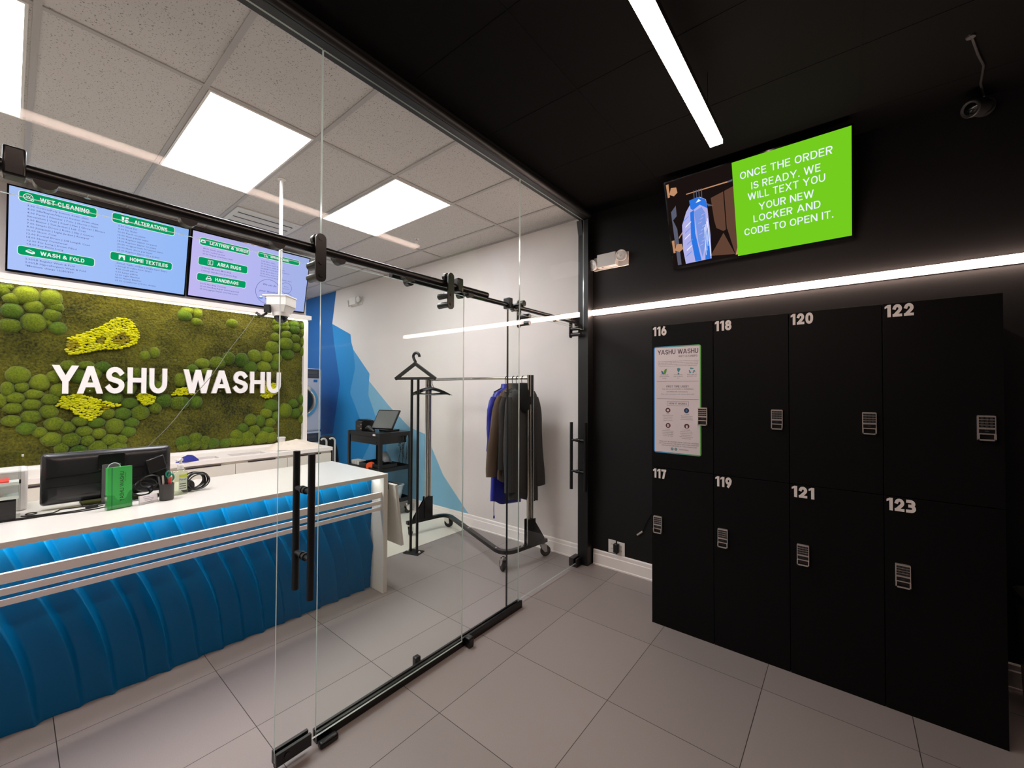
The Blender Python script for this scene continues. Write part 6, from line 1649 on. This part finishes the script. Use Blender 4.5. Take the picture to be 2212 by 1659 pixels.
MB().cyl((-1.36, YW - 0.010, 0.402), (-1.405, YW - 0.014, 0.362), 0.009, 10).build('connector', 'nickel', cb)
# ceiling
def sprinkler(x, y, label):
    t = thing('sprinkler_head', label, 'sprinkler', (x, y, ZC - 0.06), 'ceiling sprinklers')
    MB().lathe((x, y, ZC - 0.006), [(0.028, 0.0055), (0.026, 0), (0.001, 0)], seg=22).build('escutcheon', 'white_plast', t)
    m = MB().cyl((x, y, ZC - 0.03), (x, y, ZC - 0.006), 0.010, 12)
    for s in (-1, 1): m.tube([(x + s * 0.009, y, ZC - 0.028), (x + s * 0.018, y, ZC - 0.04), (x + s * 0.004, y, ZC - 0.058)], 0.003, 6)
    m.cyl((x, y, ZC - 0.061), (x, y, ZC - 0.058), 0.019, 16)
    m.build('sprinkler_body', 'nickel', t)
sprinkler(-3.674, 2.828, 'metal sprinkler head in the white ceiling above the coat rack')
sprinkler(-5.00, 0.40, 'metal sprinkler head in the white ceiling just in front of the left menu screen')
t = thing('air_vent', 'white slotted air vent in the ceiling in front of the right menu screen', 'air vent', (-4.60, 1.58, ZC - 0.012))
m = MB()
vx0, vx1, vy0, vy1 = -4.90, -4.30, 1.295, 1.872
m.box(vx0, vx1, vy0, vy0 + 0.04, ZC - 0.012, ZC - 0.0005).box(vx0, vx1, vy1 - 0.04, vy1, ZC - 0.012, ZC - 0.0005).box(vx0, vx0 + 0.04, vy0 + 0.04, vy1 - 0.04, ZC - 0.012, ZC - 0.0005).box(vx1 - 0.04, vx1, vy0 + 0.04, vy1 - 0.04, ZC - 0.012, ZC - 0.0005)
m.build('frame', 'vent', t, smooth=False)
MB().box(vx0 + 0.04, vx1 - 0.04, vy0 + 0.04, vy1 - 0.04, ZC - 0.003, ZC - 0.0008).build('duct_opening', 'dark_grey', t, smooth=False)
for k in range(4):
    x = vx0 + 0.10 + 0.133 * k
    MB().obox((x, vy0 + 0.04, ZC - 0.016), (0.075, 0, 0.012), (0, vy1 - vy0 - 0.08, 0), (0.001, 0, 0.002)).build('louvre', 'vent', t, smooth=False)
# dome camera on its drop pole
t = thing('ceiling_camera', 'white dome camera hanging from the ceiling on a white pole', 'security camera', (-3.48, 1.35, 2.10))
MB().cyl((-3.48, 1.35, 2.345), (-3.48, 1.35, ZC), 0.0125, 16).build('pole', 'white_plast', t)
MB().lathe((-3.48, 1.35, ZC - 0.008), [(0.03, 0.0075), (0.03, 0.002), (0.02, 0), (0.001, 0)], seg=22).build('flange', 'white_plast', t)
Rk = Vector((0.776, 0.631, 0)); Nk = Vector((-0.631, 0.776, 0)); c = Vector((-3.47, 1.355, 0))
m = MB().obox(c - Rk * 0.075 - Nk * 0.075 + Z3 * 2.265, Rk * 0.155, Nk * 0.15, Z3 * 0.082)
m.loft([[c + Rk * a + Nk * b_ + Z3 * z for a, b_ in ((-w_, -w_), (w_, -w_), (w_, w_), (-w_, w_))] for z, w_ in ((2.215, 0.055), (2.265, 0.074))])
m.obox(c - Rk * 0.105 - Nk * 0.08 + Z3 * 2.335, Rk * 0.19, Nk * 0.16, Z3 * 0.012)
m.build('junction_box', 'white_plast', t, smooth=False, bev=0.004)
MB().lathe(c + Z3 * 2.19, [(0.062, 0.0252), (0.060, 0), (0.056, -0.002), (0.001, -0.002)], seg=30).build('dome_ring', 'white_plast', t)
MB().ell(c + Z3 * 2.186, (0.050, 0.050, 0.050), 26, 12).build('dome', 'dglass', t)
m = MB().obox(c - Rk * 0.080 - Nk * 0.095 + Z3 * 2.205, Rk * 0.04, Nk * 0.03, Z3 * 0.06)
m.tube([c - Rk * (0.06 + 0.02 * i) - Nk * 0.09 + Z3 * (2.20 - 0.022 * math.sin(i * 0.8)) for i in range(5)], 0.010, 8)
m.build('connector', 'black_satin', t)
p0 = c - Rk * 0.145 - Nk * 0.09 + Z3 * 2.193; p1 = Vector((-3.41, 0.52, 1.19))
m = MB().tube([p0.lerp(p1, i / 20) - Z3 * (0.05 * math.sin(PI * i / 20)) + X3 * 0.02 * math.sin(i * 0.9) for i in range(21)], 0.0018, 6)
tag(m.build('camera_cable', 'cable_grey'), 'thin grey cable drooping from the dome camera to the monitor', 'cable')
# small black wall camera with its cable, upper right corner
t = thing('wall_camera', 'small black camera high on the black wall, right of the slide screen', 'security camera', (0.61, 3.40, 3.17))
ax = Vector((-0.62, -0.70, -0.28)).normalized()
c = Vector((0.615, 3.435, 3.22))
MB().cyl(c + Vector((0.005, 0.0348, 0.0)), c, 0.045, 24).build('mount', 'dark_grey', t)
MB().lathe(c, [(0.038, 0), (0.045, 0.02), (0.045, 0.10), (0.040, 0.105), (0.032, 0.1), (0.001, 0.098)], axis=ax, seg=28).build('body', 'dark_grey', t)
MB().lathe(c + ax * 0.099, [(0.032, 0), (0.020, 0.006), (0.001, 0.008)], axis=ax, seg=22).build('lens', 'black_gloss', t)
m = MB().tube([(0.62, 3.44, 3.262), (0.615, 3.43, 3.279), (0.58, 3.30, 3.283), (0.56, 3.12, 3.283), (0.52, 3.0, 3.283), (0.48, 2.86, 3.284), (0.47, 2.838, 3.289)], 0.0055, 8)
m.lathe((0.47, 2.838, ZC - 0.008), [(0.018, 0.0078), (0.016, 0), (0.001, 0)], seg=14)
m.build('cable', 'dark_grey', t)
# grey bin at the right edge
t = thing('waste_bin', 'narrow grey bin at the right edge of the photo, past the lockers', 'bin', (0.82, 3.30, 0))
MB().loft([oval(0.83, 3.30, a, b_, z, 28, 7) for z, a, b_ in ((0, 0.12, 0.10), (0.54, 0.14, 0.12), (0.54, 0.128, 0.108), (0.02, 0.11, 0.09))]).build('bucket', 'alu', t)
MB().loft([oval(0.83, 3.30, a, b_, z, 28, 7) for z, a, b_ in ((0.541, 0.147, 0.127), (0.575, 0.147, 0.127), (0.585, 0.135, 0.115))]).build('lid', 'dark_grey', t)
